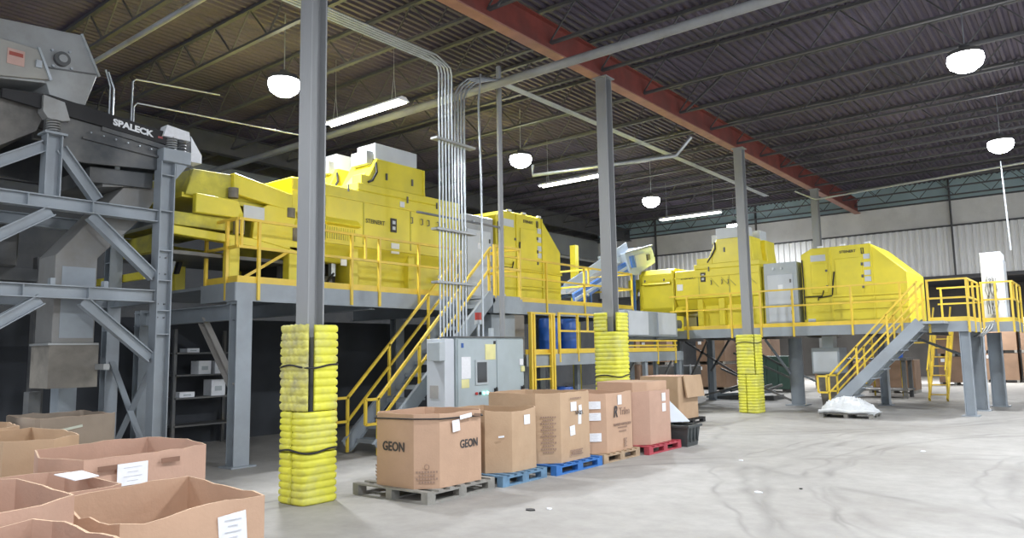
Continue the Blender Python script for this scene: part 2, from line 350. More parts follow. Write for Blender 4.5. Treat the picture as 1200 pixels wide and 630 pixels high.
strip(-13.45, -10.95, 18.45, 6.88, 'fluorescent strip light hanging left of the middle column')
strip(-13.5, -10.95, 26.6, 6.88, 'farthest fluorescent strip light, before the pale blue wall band')
for k, x in enumerate((-14.5, -9.5, -4.0)):  # unseen lights added to brighten the far bay
    t = thing('bay_light', (x, 39, 4.8), ['ceiling light of the far bay behind the low platform', 'ceiling light of the far bay behind the right stair', 'ceiling light of the far bay behind the white cabinet'][k], 'strip light')
    B(x-1.2, x+1.2, 38.85, 39.15, 4.9, 4.99).build('reflector', WHT, t); MB().tube([(x-1.1, 39, 4.87), (x+1.1, 39, 4.87)], .03, 8).build('tube', tube_m, t)
    a_ = bpy.data.lights.new('tube_light', 'AREA'); a_.shape = 'RECTANGLE'; a_.size = 2.3; a_.size_y = .2; a_.energy = 480; b_ = bpy.data.objects.new('tube_light', a_); COL.objects.link(b_); b_.parent = t
# pipes and conduits
def pipe(name, pts, r, m, label, cat='pipe', group=None):
    o = MB().tube(pts, r, 10).build(name, m); return tag(o, label, cat, group)
pipe('sprinkler_pipe', [(-20.5, 11, 7.05), (13, 11, 7.05)], .085, COLM, 'long grey sprinkler pipe crossing under the roof above the first machine')
pipe('roof_pipe', [(-20.5, 5.35, 7.0), (-7.0, 5.35, 7.0), (12, 5.35, 7.0)], .045, GAL2, 'thin pale pipe along the roof joist at the upper left')
pipe('roof_pipe', [(-8.3, 27.0, 7.35), (-7.6, 27.0, 6.95), (-1.3, 25.2, 6.85)], .035, GALV, 'pale conduit running right from the red girder to the right lamp')
pipe('roof_pipe', [(-1.85, 24.3, 6.8), (-1.8, 24.3, 4.3)], .022, GALV, 'white conduit dropping to the white cabinet on the right')
pipe('roof_pipe', [(-20.3, -4, 6.35), (-20.3, 33, 6.35)], .09, GAL2, 'dull pipe along the left wall behind the first machine')
pipe('roof_pipe', [(-12.5, 16.8, 7.1), (-12.5, 16.8, 6.8), (-8.4, 17.6, 6.8), (-8.1, 17.9, 7.3)], .05, GALV, 'bent pale pipe between the middle column and the roof')
for k, (dx, lab) in enumerate(((0, 'first pair'), (1, 'second pair'))): pass
pipe('equipment_conduit', [(-11.1, 4.585, 5.06), (-11.1, 4.585, 5.72), (-11.1, 4.51, 5.95)], .012, GALV, 'left one of two short bent conduits above the dark screening machine')
pipe('equipment_conduit', [(-11.1, 4.635, 5.06), (-11.1, 4.635, 5.70), (-11.1, 4.55, 5.93)], .012, GALV, 'right one of two short bent conduits above the dark screening machine')
pipe('equipment_conduit', [(-11.1, 4.93, 5.06), (-11.1, 4.93, 5.50), (-11.1, 4.98, 5.57), (-11.1, 8.05, 5.73)], .012, GALV, 'lower long conduit running from the screening machine to the nearest column')
pipe('equipment_conduit', [(-11.1, 4.90, 5.06), (-11.1, 4.90, 5.88), (-11.1, 4.95, 5.93), (-11.1, 6.3, 6.05)], .012, GALV, 'upper long conduit rising from the screening machine, parallel to the lower one')
cr = thing('conduit_rack', (-9.1, 9.9, 2.02), 'bundle of vertical galvanised conduits rising from the grey control cabinet to the roof', 'conduits')
for i in range(9):
    y = 9.44+i*.085; x = -9.12
    if i < 5: x = -9.12; zz = 7.0+.012*i; pts = [(x, y, 2.03), (x, y, zz-.16), (x+.004*i, y-.05, zz-.04), (x+.01*i, y-.17, zz), (x+.05*i, y-.6, zz), (x+.055*i, -5, zz)]
    else: pts = [(x, y, 2.03), (x, y, 6.55), (x, y+.12, 6.75), (x, y+.35, 6.95), (x+.04*i-.15, y+.8, 7.1), (x+.05*i-.2, 26, 7.12)]
    MB().tube(pts, .017, 8).build('conduit', GALV, cr)
for z in (5.6, 3.95, 3.0): B(-9.2, -9.04, 9.3, 10.35, z-.02, z+.02).build('conduit_strut', GAL2, cr)
pipe('single_conduit', [(-9.0, 10.45, 2.04), (-9.0, 10.45, 5.0), (-9.02, 10.42, 6.5), (-9.02, 10.5, 7.1)], .02, GALV, 'single thin conduit standing between the conduit bundle and the round post', 'conduit')

# ------------------------------------------------------------------ railings and stairs
def railing(label, runs, posts, short=(), kick=True, h=1.05, group=None, name='guard_rail', drop=.28, r=.045):
    """runs: polyline of (x,y,z) at deck level"""
    t = thing(name, runs[0], label, 'railing', group)
    for hh, nm in ((h, 'top_rail'), (h*.56, 'mid_rail')):
        m = MB()
        for p, q in zip(runs, runs[1:]): m.bar(Vector(p)+Z_*hh, Vector(q)+Z_*hh, r, r)
        m.build(nm, YRL, t)
    if kick:
        m = MB()
        for p, q in zip(runs, runs[1:]): m.bar(Vector(p)+Z_*.055, Vector(q)+Z_*.055, .012, .11)
        m.build('kick_plate', YRL, t)
    for p in posts: B(p[0]-.025, p[0]+.025, p[1]-.025, p[1]+.025, p[2]-drop, p[2]+h-.022).build('post', YRL, t)
    for p in short: B(p[0]-.02, p[0]+.02, p[1]-.02, p[1]+.02, p[2]+h*.56, p[2]+h).build('short_post', YRL, t)
    return t
def stair(label, foot, top, wv, n, rail0, rail1, u_dir, nm_rail):
    """foot/top: near-stringer ends on the floor and at the landing; wv: vector across"""
    foot = Vector(foot); top = Vector(top); wv = Vector(wv); run = (top-foot); hor = Vector((run.x, run.y, 0)).normalized()
    t = thing('steel_stair', foot+wv/2, label, 'stairs')
    for e in (foot, foot+wv):
        m = MB(); m.channel(e+Z_*.12, e+run-Z_*.02, .07, .27, side=1 if e is foot else -1); m.build('stringer', STL, t)
    for k in range(1, n):
        p = foot+run*(k/n); q = p+wv; a = p+hor*.0; 
        m = MB(); m.bar((p+q)/2-wv*.47+hor*.1, (p+q)/2+wv*.47+hor*.1, .26, .035); m.bar(p+wv*.03-hor*.02-Z_*.03, q-wv*.03-hor*.02-Z_*.03, .02, .05); m.build('tread', STL, t)
    for e, fl_ in ((foot, rail0), (foot+wv, rail1)):
        if not fl_: continue
        h = thing('stair_handrail', e, fl_, 'handrail', None)
        a = e+Z_*.98+hor*.02; b_ = e+run+Z_*1.0
        lo = Z_*-.42
        m = MB(); m.bar(a, b_, .045); m.bar(a+lo+hor*.0, b_+lo, .04)
        m.bar(a, a-hor*.28, .045); m.bar(a-hor*.28, a-hor*.28+lo, .045); m.bar(a-hor*.28+lo, a+lo, .045); m.build('rail', YRL, h)
        for f in (0.0, .32, .66, .97):
            p = e+run*f; q = p+Z_*1.0
            m = MB(); m.bar(p+hor*.02+Z_*.02, q+hor*.02, .045); m.build('post', YRL, h)
    return t

# ------------------------------------------------------------------ platform one (along y, left)
D1 = 2.95
p1 = thing('steel_platform', (-11, 6.6, 0), 'grey steel platform carrying the nearer yellow machine, on the left', 'platform')
B(-15.2, -10.95, 6.6, 19.6, D1-.05, D1).build('deck_plate', STL, p1)
MB().channel((-10.93, 6.55, D1-.15), (-10.93, 19.6, D1-.15), .08, .30, side=1).build('edge_beam', STL, p1)
MB().channel((-11.95, 6.58, D1-.15), (-10.9, 6.58, D1-.15), .08, .30, side=1).build('edge_beam', STL, p1)
for y in (9.5, 12.5, 15.5, 18.5): MB().ibeam((-15.2, y, D1-.2), (-11, y, D1-.2), .15, .28).build('cross_beam', STL, p1)
MB().ibeam((-14.5, 6.7, 2.48), (-11.05, 6.7, 2.48), .18, .26).build('cross_beam', STL, p1)
B(-11.2, -10.9, 6.58, 6.85, 2.6, 2.68).build('cap_plate', STL, p1)
def wleg(x, y, z1, par, sx=.22, sy=.28, base=True):
    m = MB(); m.box(x+sx/2-.02, x+sx/2, y-sy/2, y+sy/2, .02, z1); m.box(x-sx/2, x-sx/2+.02, y-sy/2, y+sy/2, .02, z1); m.box(x-sx/2+.02, x+sx/2-.02, y-.008, y+.008, .02, z1)
    o = m.build('leg', STL, par)
    if base: B(x-sx/2-.08, x+sx/2+.08, y-sy/2-.08, y+sy/2+.08, 0, .025).build('foot_plate', STL, o)
wleg(-11.0, 6.72, 2.65, p1); wleg(-14.3, 6.72, 2.65, p1)
for y in (13.2, 19.4): wleg(-11.05, y, 2.65, p1); wleg(-14.3, y, 2.65, p1)
MB().channel((-12.15, 6.7, 2.38), (-11.12, 6.7, 1.25), .10, .16, side=-1).build('knee_brace', mat('pale grey brace', (.42, .40, .38), .5), p1)
railing('yellow guard rail along the left platform from its corner to the stair top', [(-11.88, 6.58, D1), (-10.9, 6.58, D1), (-10.9, 11.78, D1)],
        [(-11.86, 6.57, D1), (-11.2, 6.56, D1), (-10.88, 6.95, D1), (-10.88, 8.9, D1), (-10.88, 9.58, D1), (-10.88, 10.64, D1), (-10.88, 11.6, D1)], [(-10.95, 6.58, D1), (-10.9, 6.64, D1), (-10.9, 9.25, D1)])
railing('yellow guard rail on the left platform beyond the first machine end box', [(-10.9, 12.95, D1), (-10.9, 19.5, D1), (-12.6, 19.5, D1)], [(-10.88, y, D1) for y in (13.1, 15.1, 16.85, 18.0, 19.45)], [(-10.9, 17.1, D1)])
railing('short yellow rail across the left platform, behind the first machine end box', [(-10.95, 17.35, D1), (-13.4, 17.35, D1)], [(-13.35, 17.35, D1)], [], kick=False, drop=0)
# landing + stair one
lp = thing('stair_landing', (-10.4, 12.3, D1-.3), 'grey box landing at the head of the left stair', 'landing')
B(-10.86, -9.93, 11.85, 12.85, D1-.06, D1-.01).build('landing_plate', STL, lp)
MB().channel((-9.95, 11.85, D1-.22), (-9.95, 12.85, D1-.22), .07, .32, side=1).build('edge_beam', STL, lp)
MB().channel((-9.95, 12.85, D1-.22), (-10.86, 12.85, D1-.22), .07, .32, side=1).build('edge_beam', STL, lp)
MB().channel((-10.86, 11.87, D1-.22), (-9.95, 11.87, D1-.22), .07, .28, side=1).build('edge_beam', STL, lp)
B(-10.85, -10.1, 12.0, 12.8, 2.05, D1-.4).build('support_bracket', STL, lp)
railing('yellow guard rail round the landing of the left stair', [(-9.95, 11.92, D1), (-9.95, 12.83, D1), (-10.85, 12.83, D1)], [(-9.95, 11.95, D1), (-9.95, 12.12, D1), (-9.95, 12.81, D1)], kick=False, drop=.1)
stair('grey steel stair climbing to the left platform behind the first cardboard box', (-9.95, 8.72, 0), (-9.95, 11.84, D1), (-.82, 0, 0), 13,
      'near yellow handrail of the left stair', 'far yellow handrail of the left stair', 1, 0)

# ------------------------------------------------------------------ platform two (along x, right)
D2 = 2.33
p2 = thing('steel_platform', (-7, 21.4, 0), 'long grey steel platform carrying the far yellow machine, on the right', 'platform')
B(-12.2, -2.62, 21.35, 24.6, D2-.05, D2).build('deck_plate', STL, p2); B(-3.6, -1.82, 23.3, 25.6, D2-.05, D2-.002).build('deck_plate', STL, p2)
for a, b_ in (((-12.2, 21.33, D2-.13), (-2.6, 21.33, D2-.13)), ((-2.58, 21.3, D2-.13), (-2.58, 23.3, D2-.13)), ((-2.6, 23.28, D2-.13), (-1.8, 23.28, D2-.13)), ((-1.8, 23.28, D2-.13), (-1.8, 25.6, D2-.13))):
    MB().channel(a, b_, .07, .26, side=1).build('edge_beam', STL, p2)
for x in (-11, -9.5, -8, -6.5, -5, -3.5): MB().ibeam((x, 21.4, D2-.19), (x, 24.6, D2-.19), .12, .26).build('cross_beam', STLD, p2)
wleg(-2.7, 21.45, D2-.26, p2, .22, .2); wleg(-2.72, 23.4, D2-.26, p2, .34, .34); wleg(-2.45, 25.2, D2-.26, p2, .34, .3)
wleg(-11.4, 23.4, D2-.26, p2, .26, .22); wleg(-10.7, 24.5, D2-.26, p2, .22, .2); wleg(-5.2, 24.3, D2-.26, p2)
for x, y, r in ((-7.45, 23.35, .2),):
    m = MB().tube([(x, y, 0), (x, y, D2-.3)], r, 20); m.build('round_leg', STL, p2); B(x-.3, x+.3, y-.3, y+.3, 0, .03).build('foot_plate', STL, p2)
br = [((-11.4, 24, 2.0), (-9.6, 24, .9)), ((-11.4, 24, .5), (-10.6, 24, 2.0)), ((-9.8, 24, 2.05), (-10.5, 24, 1.0)), ((-9.7, 24, 2.05), (-7.6, 24, .9)), ((-10.7, 23.8, .2), (-8.9, 23.8, .65)),
      ((-8.1, 22.6, 2.0), (-7.6, 23.2, .95)), ((-9.9, 23.4, 1.1), (-7.6, 23.4, .1)), ((-9.4, 23.3, 1.6), (-7.6, 23.3, .8)), ((-7.3, 23.4, .9), (-6.0, 23.6, .25)), ((-4.4, 24.5, 2.0), (-2.9, 23.4, 1.4))]
for a, b_ in br: MB().bar(a, b_, .06).build('cross_brace', STLD if a[0] < -9 else STL, p2)
railing('yellow guard rail along the front of the right platform, left of its stair', [(-10.6, 21.3, D2), (-3.85, 21.3, D2)], [(x, 21.28, D2) for x in (-10.0, -8.6, -7.72, -6.8, -5.25, -4.05)], group=None)
railing('yellow guard rail on the right platform between the stair head and the corner leg', [(-3.45, 21.3, D2), (-2.56, 21.3, D2), (-2.56, 23.3, D2)], [(x, y, D2) for x, y in ((-3.42, 21.28), (-2.56, 21.28), (-2.54, 22.2), (-2.54, 23.2))], [(-2.56, 21.6, D2)])
railing('yellow guard rail in front of the white cabinet on the right platform', [(-2.5, 23.3, D2), (-1.78, 23.3, D2), (-1.78, 25.6, D2)], [(x, y, D2) for x, y in ((-2.46, 23.26), (-2.15, 23.26), (-1.8, 23.26), (-1.77, 24.4), (-1.77, 25.5))], [(-1.78, 23.6, D2)])
railing('rear yellow guard rail of the right platform seen through the front one', [(-3.7, 24.55, D2), (-2.6, 24.55, D2)], [(-3.6, 24.55, D2)], kick=False, drop=.1)
stair('grey steel stair climbing right to the far platform, with twin yellow handrails', (-5.75, 20.5, 0), (-3.5, 20.5, D2), (0, .78, 0), 10,
      'front yellow handrail of the right stair', 'rear yellow handrail of the right stair', 1, 0)
B(-3.5, -3.0, 20.5, 21.3, D2-.06, D2).build('stair_head_plate', STL, p2)

# ------------------------------------------------------------------ yellow sorting machines
def machine(M, P, label):
    u0, u1 = P['body']; org = M @ Vector(((u0+P['end'][1])/2, 1.1, P['z0']))
    t = thing('sorting_machine', org, label, 'sorting machine')
    z0 = P['z0']; zt = P['zt']; zb = P['zb']; W = 2.3
    def put(m, name, mt, par=None, bevel=0):
        m.v = [tuple(M @ Vector(v)) for v in m.v]; return m.build(name, mt, par or t, bevel)
    # hood / body
    body = put(MB().prism([(0, zb+.35), (0, zt), (W, zt), (W, zb+.35), (W-.3, zb), (.22, zb)], 'x', u0, u1), 'body', YEL, None, .02)
    put(B(P['deck'][0], P['deck'][1], .0, W, zt, zt+.16), 'upper_cover', YEL, body, .015)
    put(B(u0-.02, u1, -.03, .0, zt-.24, zt-.2), 'seam_flange', YEL, body); put(B(u0, u1, -.035, .0, zb+.34, zb+.39), 'seam_flange', YEL, body)
    for u in P['seams']: put(B(u-.015, u+.015, -.012, 0, zb+.4, zt-.25), 'panel_seam', YELD, body)
    put(MB().prism([(-.14, P['ledge'][2]-.03), (0, P['ledge'][2]+.10), (0, P['ledge'][2]-.05)], 'x', P['ledge'][0], P['ledge'][1]), 'rain_ledge', YEL, body)
    # skirt and legs
    a, b_ = P['skirt']; put(B(a, b_, .16, W-.2, z0+.02, zb+.1), 'skirt', YEL, None, .01)
    for u in P['legs']: put(B(u-.09, u+.09, .02, .2, z0+.01, zb+.3), 'support_leg', YEL, None, .01)
    put(B(u0+.1, b_, .05, .2, z0+.01, z0+.12), 'base_rail', YEL)
    if P['pit']:
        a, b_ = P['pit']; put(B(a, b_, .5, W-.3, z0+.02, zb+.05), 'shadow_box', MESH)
        g = put(MB().tube([(a+.35, .4, z0+.22), (b_-.25, .4, z0+.22)], .13, 14), 'drive_motor', STLD)
        put(MB().tube([(a+.25, .3, z0+.5), (a+.3, .25, z0+.2), (b_-.5, .22, z0+.1), (b_-.2, .3, z0+.4)], .025, 8), 'hose', BLK)
        for u in (a+.25, a+.5, b_-.2): put(B(u-.05, u+.05, .3, .4, z0+.35, z0+.6), 'valve_block', GALV)
    if P['vent']:
        a, b_, c1, c2 = P['vent']; k = a
        while k < b_: put(B(k, k+.02, -.012, 0, c1, c2), 'vent_slat', YELD, body); k += .055
    # towers
    for k, w0 in enumerate(P['tw']):
        T = P['tower']; tp = [(T[0], zt+.14), (T[1], T[4]), (T[2], T[4]), (T[3], zt+.16)]
        tw = put(MB().prism(tp, 'y', w0, w0+.8), 'tower', YEL, None, .015)
        put(B(T[1]-.02, T[2]-.15, w0+.04, w0+.62, T[4], T[4]+.34), 'fan_box', LG2, tw, .01)
        put(B(T[1]-.2, T[1]+.06, w0+.1, w0+.6, T[4]-.12, T[4]+.16), 'duct_head', GAL2, tw, .01)
        put(MB().bar((T[0]-.03, w0+.35, zt+.2), (T[1]-.06, w0+.35, T[4]-.2), .42, .03), 'chute_cover', YELD, tw)
        put(MB().tube([(T[1]-.05, w0-.02, T[4]-.1), (T[1]-.04, w0-.04, T[4]-.3), (T[1]-.16, w0-.04, T[4]-.5), (T[0]+.08, w0-.02, zt+.2)], .025, 6), 'cable', BLK, tw)
        put(B(T[2]-.02, T[2]+.02, w0-.03, w0+.82, zt+.16, T[4]-.02), 'edge_flange', YEL, tw)
        for u in (T[1]+.25, T[2]-.35): put(B(u-.02, u+.02, w0-.03, w0, T[4]-.42, T[4]-.28), 'latch', STLD, tw)
    put(B(P['deck'][0]+.1, P['deck'][0]+.6, .02, .3, zt+.16, zt+.34), 'inlet_housing', YEL)
    for u in P['latches']:
        put(MB().tube([(u, -.01, zt-.5), (u+.03, -.04, zt-.5), (u+.03, -.04, zt-.38), (u, -.01, zt-.38)], .012, 6), 'latch', STLD)
        if P['bars']: put(MB().bar((u, -.02, zt-.3), (u+.25, -.02, zt-.58), .02), 'stay_bar', YELD)
    for u in P['uplatch']: put(B(u-.015, u+.015, -.03, 0, zt-.08, zt+.06), 'latch', STLD)
    xd = (M.to_3x3() @ X_); lx, lz = P['logo']
    text('STEINERT', t, INK, M @ Vector((lx, -.02, lz)), xd, Z_, .12, 'maker_lettering', .002, 1.0, .0005)
    lg = put(B(lx+.42, lx+.58, -.025, -.004, lz-.15, lz+.14), 'logo_plate', INK)
    put(B(lx+.46, lx+.54, -.03, -.02, lz+.02, lz+.09), 'logo_mark', LG2, lg); put(B(lx+.46, lx+.54, -.03, -.02, lz-.10, lz-.03), 'logo_mark', LG2, lg)
    for u, z, sz in P['notes']: put(B(u-sz/2, u+sz/2, -.02, .001, z-sz/2, z+sz/2), 'notice', PAP)
    # power cabinet
    a, b_ = P['cab']; zc = z0+2.02*P['cs']
    cb = put(B(a, b_, .02, 1.3, z0+.02, zc), 'power_cabinet', GAL2 if P['cabm'] else LGR, None, .01)
    put(B(a+.1, b_-.12, -.01, .02, z0+.12, zc-.35), 'door', LG2, cb, .008)
    for f in (.3, .55): put(MB().tube([(a+(b_-a)*f, -.03, zc-.17), (a+(b_-a)*f, .02, zc-.17)], .035, 10), 'vent_cap', GALV, cb)
    for f in (.2, .5, .85): put(B(b_-.2, b_-.17, -.04, -.01, z0+.1+f*(zc-z0-.5), z0+.2+f*(zc-z0-.5)), 'hinge', STLD, cb)
    put(B((a+b_)/2-.07, (a+b_)/2+.07, -.02, -.008, zc-.8, zc-.66), 'warning_sticker', PAP, cb)
    put(B(a-.1, a-.02, .2, 1.8, z0+.02, zc-.1), 'side_panel', YEL)
    # end box
    e0, e1 = P['end']; h = P['eh']; L = e1-e0
    pts = [(e0, z0+.01), (e0, z0+h-.16), (e0+.3, z0+h), (e0+L*.68, z0+h), (e1, z0+h-.85), (e1, z0+.01)]
    eb = put(MB().prism(pts, 'y', 0, W), 'end_box', YEL, None, .02)
    put(B(e0+L*.10, e0+L*.26, -.03, 0, z0+h*.42, z0+h*.80), 'access_door', YEL, eb, .01)
    put(B(e0+L*.34, e0+L*.60, -.03, 0, z0+h*.38, z0+h*.84), 'access_door', YEL, eb, .01)
    put(B(e0+L*.28, e0+L*.30, -.03, 0, z0+.1, z0+h-.03), 'panel_rib', YEL, eb); put(B(e0+L*.68, e0+L*.695, -.03, 0, z0+.1, z0+h-.03), 'panel_rib', YEL, eb)
    put(B(e0+L*.3, e1-.03, -.06, 0, z0+h*.36, z0+h*.385), 'panel_rib', YEL, eb); put(B(e0+L*.3, e1-.03, -.05, 0, z0+h*.20, z0+h*.22), 'panel_rib', YEL, eb)
    for zz in (.47, .6, .75):
        put(B(e0+L*.59, e0+L*.61, -.05, -.03, z0+h*zz-.04, z0+h*zz+.04), 'hinge', STLD, eb); 
    for zz in (.5, .7): put(B(e0+L*.245, e0+L*.265, -.05, -.03, z0+h*zz-.03, z0+h*zz+.03), 'hinge', STLD, eb)
    for k, zz in enumerate((.85, .75, .65, .57)): put(B(e0+L*.615, e0+L*.675, -.012, 0, z0+h*zz-.085, z0+h*zz+.05), 'sign_strip', LG2, eb)
    put(B(e0+L*.10, e0+L*.25, -.012, 0, z0+h*.83, z0+h*.91), 'sign_strip', LG2, eb)
    put(B(e0+.12, e0+.32, -.012, 0, z0+.12, z0+.22), 'rating_plate', LG2, eb)
    for f in (.2, .42, .66): put(B(e0+L*f-.07, e0+L*f+.07, .0, .06, z0+h, z0+h+.05), 'lifting_tab', WHT, eb)
    put(MB().tube([(e0+.04, -.03, z0+h*.86), (e0+.06, -.05, z0+h*.5), (e0+.05, -.03, z0+.2)], .02, 6), 'cable', BLK, eb)
    put(MB().tube([(e0+L*.33, -.03, z0+h*.68), (e0+L*.31, -.04, z0+h*.5), (e0+L*.30, -.04, z0+h*.38), (e0+L*.16, -.04, z0+h*.36), (e0+L*.16, -.04, z0+h*.33)], .02, 6), 'cable', BLK, eb)
    put(MB().tube([(e0+.06, -.04, z0+h*.38), (e0+L*.2, -.05, z0+h*.38), (e0+L*.22, -.05, z0+h*.45)], .018, 6), 'cable', BLK, eb)
    text('STEINERT', eb, INK, M @ Vector((e0+L*.47, -.015, z0+h*.92)), xd, Z_, .10, 'maker_lettering', .002, 1, .002)
    put(MB().tube([(e0+L*.60, -.02, z0+h*.88), (e0+L*.60, -.02, z0+h*.95), (e0+L*.62, -.02, z0+h*.95), (e0+L*.62, -.02, z0+h*.88), (e0+L*.60, -.02, z0+h*.88)], .012, 6), 'logo_mark', INK, eb)
    return t
M1 = Matrix(((0, -1, 0, -11.5), (1, 0, 0, 0), (0, 0, 1, 0), (0, 0, 0, 1)))
M2 = Matrix.Translation((0, 22.0, 0))
machine(M1, dict(body=(8.0, 12.6), deck=(9.55, 12.6), z0=D1, zt=5.05, zb=3.55, seams=(8.75, 9.7, 11.0, 11.9), ledge=(8.1, 9.55, 4.30), skirt=(9.45, 12.6), legs=(9.5, 11.05, 12.4), pit=(8.05, 9.4),
    vent=(8.75, 9.5, 3.98, 4.22), tw=(0.03, 1.3), tower=(9.74, 10.08, 11.42, 11.5, 5.8), latches=(11.0, 11.3, 11.5, 11.8, 11.98), uplatch=(9.3, 10.9, 11.8), bars=False, logo=(10.0, 4.44),
    notes=((10.55, 3.95, .22), (10.75, 4.92, .12), (9.2, 3.55, .14), (11.9, 3.4, .14)), cab=(12.72, 13.8), cs=1.02, cabm=1, end=(13.9, 16.65), eh=2.34), 'nearer yellow sorting machine on the left platform with two towers and a grey cabinet')
machine(M2, dict(body=(-10.72, -7.95), deck=(-10.05, -7.95), z0=D2, zt=4.25, zb=3.0, seams=(-9.9, -8.9), ledge=(-10.7, -10.3, 3.0), skirt=(-10.0, -7.95), legs=(-9.9, -9.2, -8.1), pit=None,
    vent=None, tw=(0.05, 1.3), tower=(-9.68, -9.28, -8.2, -8.12, 5.16), latches=(-9.5, -9.15, -8.95, -8.55, -8.3), uplatch=(-9.55, -8.45), bars=True, logo=(-10.25, 4.0),
    notes=((-10.55, 3.72, .2), (-8.3, 3.1, .12)), cab=(-7.83, -6.86), cs=.95, cabm=0, end=(-6.72, -3.97), eh=2.24), 'far yellow sorting machine on the right platform, left part behind the padded column')
# inlet hood of the far machine
ih = thing('inlet_hood', (-11.4, 23.1, D2), 'rounded yellow inlet hood at the left end of the far machine', 'hood')
MB().prism([(22.0, 3.1), (22.0, 4.2), (22.15, 4.38), (24.0, 4.38), (24.15, 4.2), (24.15, 3.1), (23.9, 2.85), (22.2, 2.85)], 'x', -12.0, -10.76).build('hood_shell', YEL, ih, .02)
MB().prism([(21.86, 3.88), (22.02, 4.02), (22.02, 3.85)], 'x', -11.85, -10.85).build('rain_ledge', YEL, ih)
B(-10.83, -10.77, 21.96, 24.2, 2.95, 4.3).build('edge_flange', YEL, ih); B(-12.0, -11.94, 21.96, 24.2, 2.95, 4.25).build('edge_flange', YEL, ih)
B(-12.5, -12.0, 22.1, 24.0, 3.75, 4.1).build('feed_tray', YEL, ih, .01)
for x in (-11.8, -11.1): B(x-.02, x+.02, 21.96, 22.0, 3.95, 4.05).build('latch', STLD, ih)
B(-12.45, -10.9, 22.3, 23.9, D2, 2.9).build('base_frame', YEL, ih)
for x in (-12.3,):
    MB().tube([(x, 22.1, 3.05), (x, 22.1, 3.4)], .13, 14).build('rubber_spring', GRIM, ih); MB().tube([(x, 22.1, 3.4), (x, 22.1, 3.75)], [.1, .16], 12).build('spring_seat', YEL, ih)
    B(x-.15, x+.15, 21.95, 22.25, D2, 3.05).build('spring_leg', YEL, ih)

# ------------------------------------------------------------------ vibrating feeder on the left platform
fd = thing('vibrating_feeder', (-12.4, 7.1, D1), 'yellow vibrating feeder tray on springs at the left end of the near machine', 'feeder')
def slab(pts, x0, x1): return MB().prism(pts, 'x', x0, x1)
slab([(6.15, 4.42), (6.2, 4.86), (8.0, 4.66), (8.0, 4.42)], -11.62, -11.56).build('tray_side', YEL, fd, .01)
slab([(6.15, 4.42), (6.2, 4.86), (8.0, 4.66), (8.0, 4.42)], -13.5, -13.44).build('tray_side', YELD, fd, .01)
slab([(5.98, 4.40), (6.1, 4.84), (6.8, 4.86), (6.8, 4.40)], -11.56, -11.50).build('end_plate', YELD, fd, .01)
slab([(5.95, 4.36), (8.0, 4.36), (8.0, 4.44), (5.95, 4.44)], -13.5, -11.56).build('tray_floor', YEL, fd)
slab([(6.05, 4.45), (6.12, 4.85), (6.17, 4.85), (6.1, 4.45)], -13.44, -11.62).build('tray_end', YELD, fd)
slab([(6.78, 4.52), (6.78, 4.88), (7.95, 4.68), (7.95, 4.36)], -11.55, -11.40).build('side_beam', YEL, fd, .01)
slab([(6.1, 4.10), (6.1, 4.42), (6.85, 4.40), (7.0, 4.10)], -11.5, -11.38).build('spring_beam', YEL, fd, .01)
slab([(7.15, 3.78), (7.2, 4.28), (7.45, 4.42), (8.0, 4.38), (8.2, 3.9), (8.2, 3.62)], -11.5, -11.40).build('spring_beam', YEL, fd, .01)
B(-11.375, -11.36, 6.95, 7.35, 4.12, 4.34).build('notice_plate', LG2, fd)
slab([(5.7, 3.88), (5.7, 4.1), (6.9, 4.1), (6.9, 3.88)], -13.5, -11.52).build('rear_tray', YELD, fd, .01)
slab([(5.6, 3.72), (5.6, 3.86), (8.2, 3.74), (8.2, 3.60)], -11.6, -11.42).build('base_beam', YEL, fd, .01)
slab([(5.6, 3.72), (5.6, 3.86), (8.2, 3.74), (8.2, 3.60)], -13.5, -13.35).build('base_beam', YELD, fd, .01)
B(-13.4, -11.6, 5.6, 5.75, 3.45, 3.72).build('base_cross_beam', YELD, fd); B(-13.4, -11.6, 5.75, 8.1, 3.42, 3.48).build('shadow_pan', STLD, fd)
for y in (6.82, 8.0):
    for x in (-11.5, -13.3):
        B(x-.1, x+.1, y-.1, y+.1, D1, 3.72).build('support_leg', YEL, fd, .01)
for y, z in ((6.78, 4.44), (7.92, 4.25)):
    m = MB().tube([(-11.42, y, z), (-11.42, y, z+.17)], .085, 16); m.build('rubber_spring', GRIM, fd)
for y in (6.9, 8.05):
    MB().tube([(-11.42, y, 3.83), (-11.42, y, 4.06)], .095, 16).build('rubber_spring', GRIM, fd)
    m = MB().tube([(-11.42, y, 4.06), (-11.42, y, 4.12), (-11.42, y, 4.24)], [.08, .06, .03], 12); m.build('spring_seat', YEL, fd)
MB().bar((-11.45, 6.95, 3.05), (-11.45, 7.9, 3.62), .03, .05).build('diagonal_brace', YRL, fd)
for k in range(5):
    m = MB(); y = 5.9+k*.12; m.prism([(-12.6+0*y, 3.2), (-12.5, 3.2), (-12.4, 3.4), (-12.5, 3.4)], 'y', y, y+.06); m.build('hazard_stripe', LG2 if k % 2 else BLK, fd)
B(-15, -11.8, 5.5, 5.56, 3.0, 3.12).build('cross_rail', YEL, fd); 

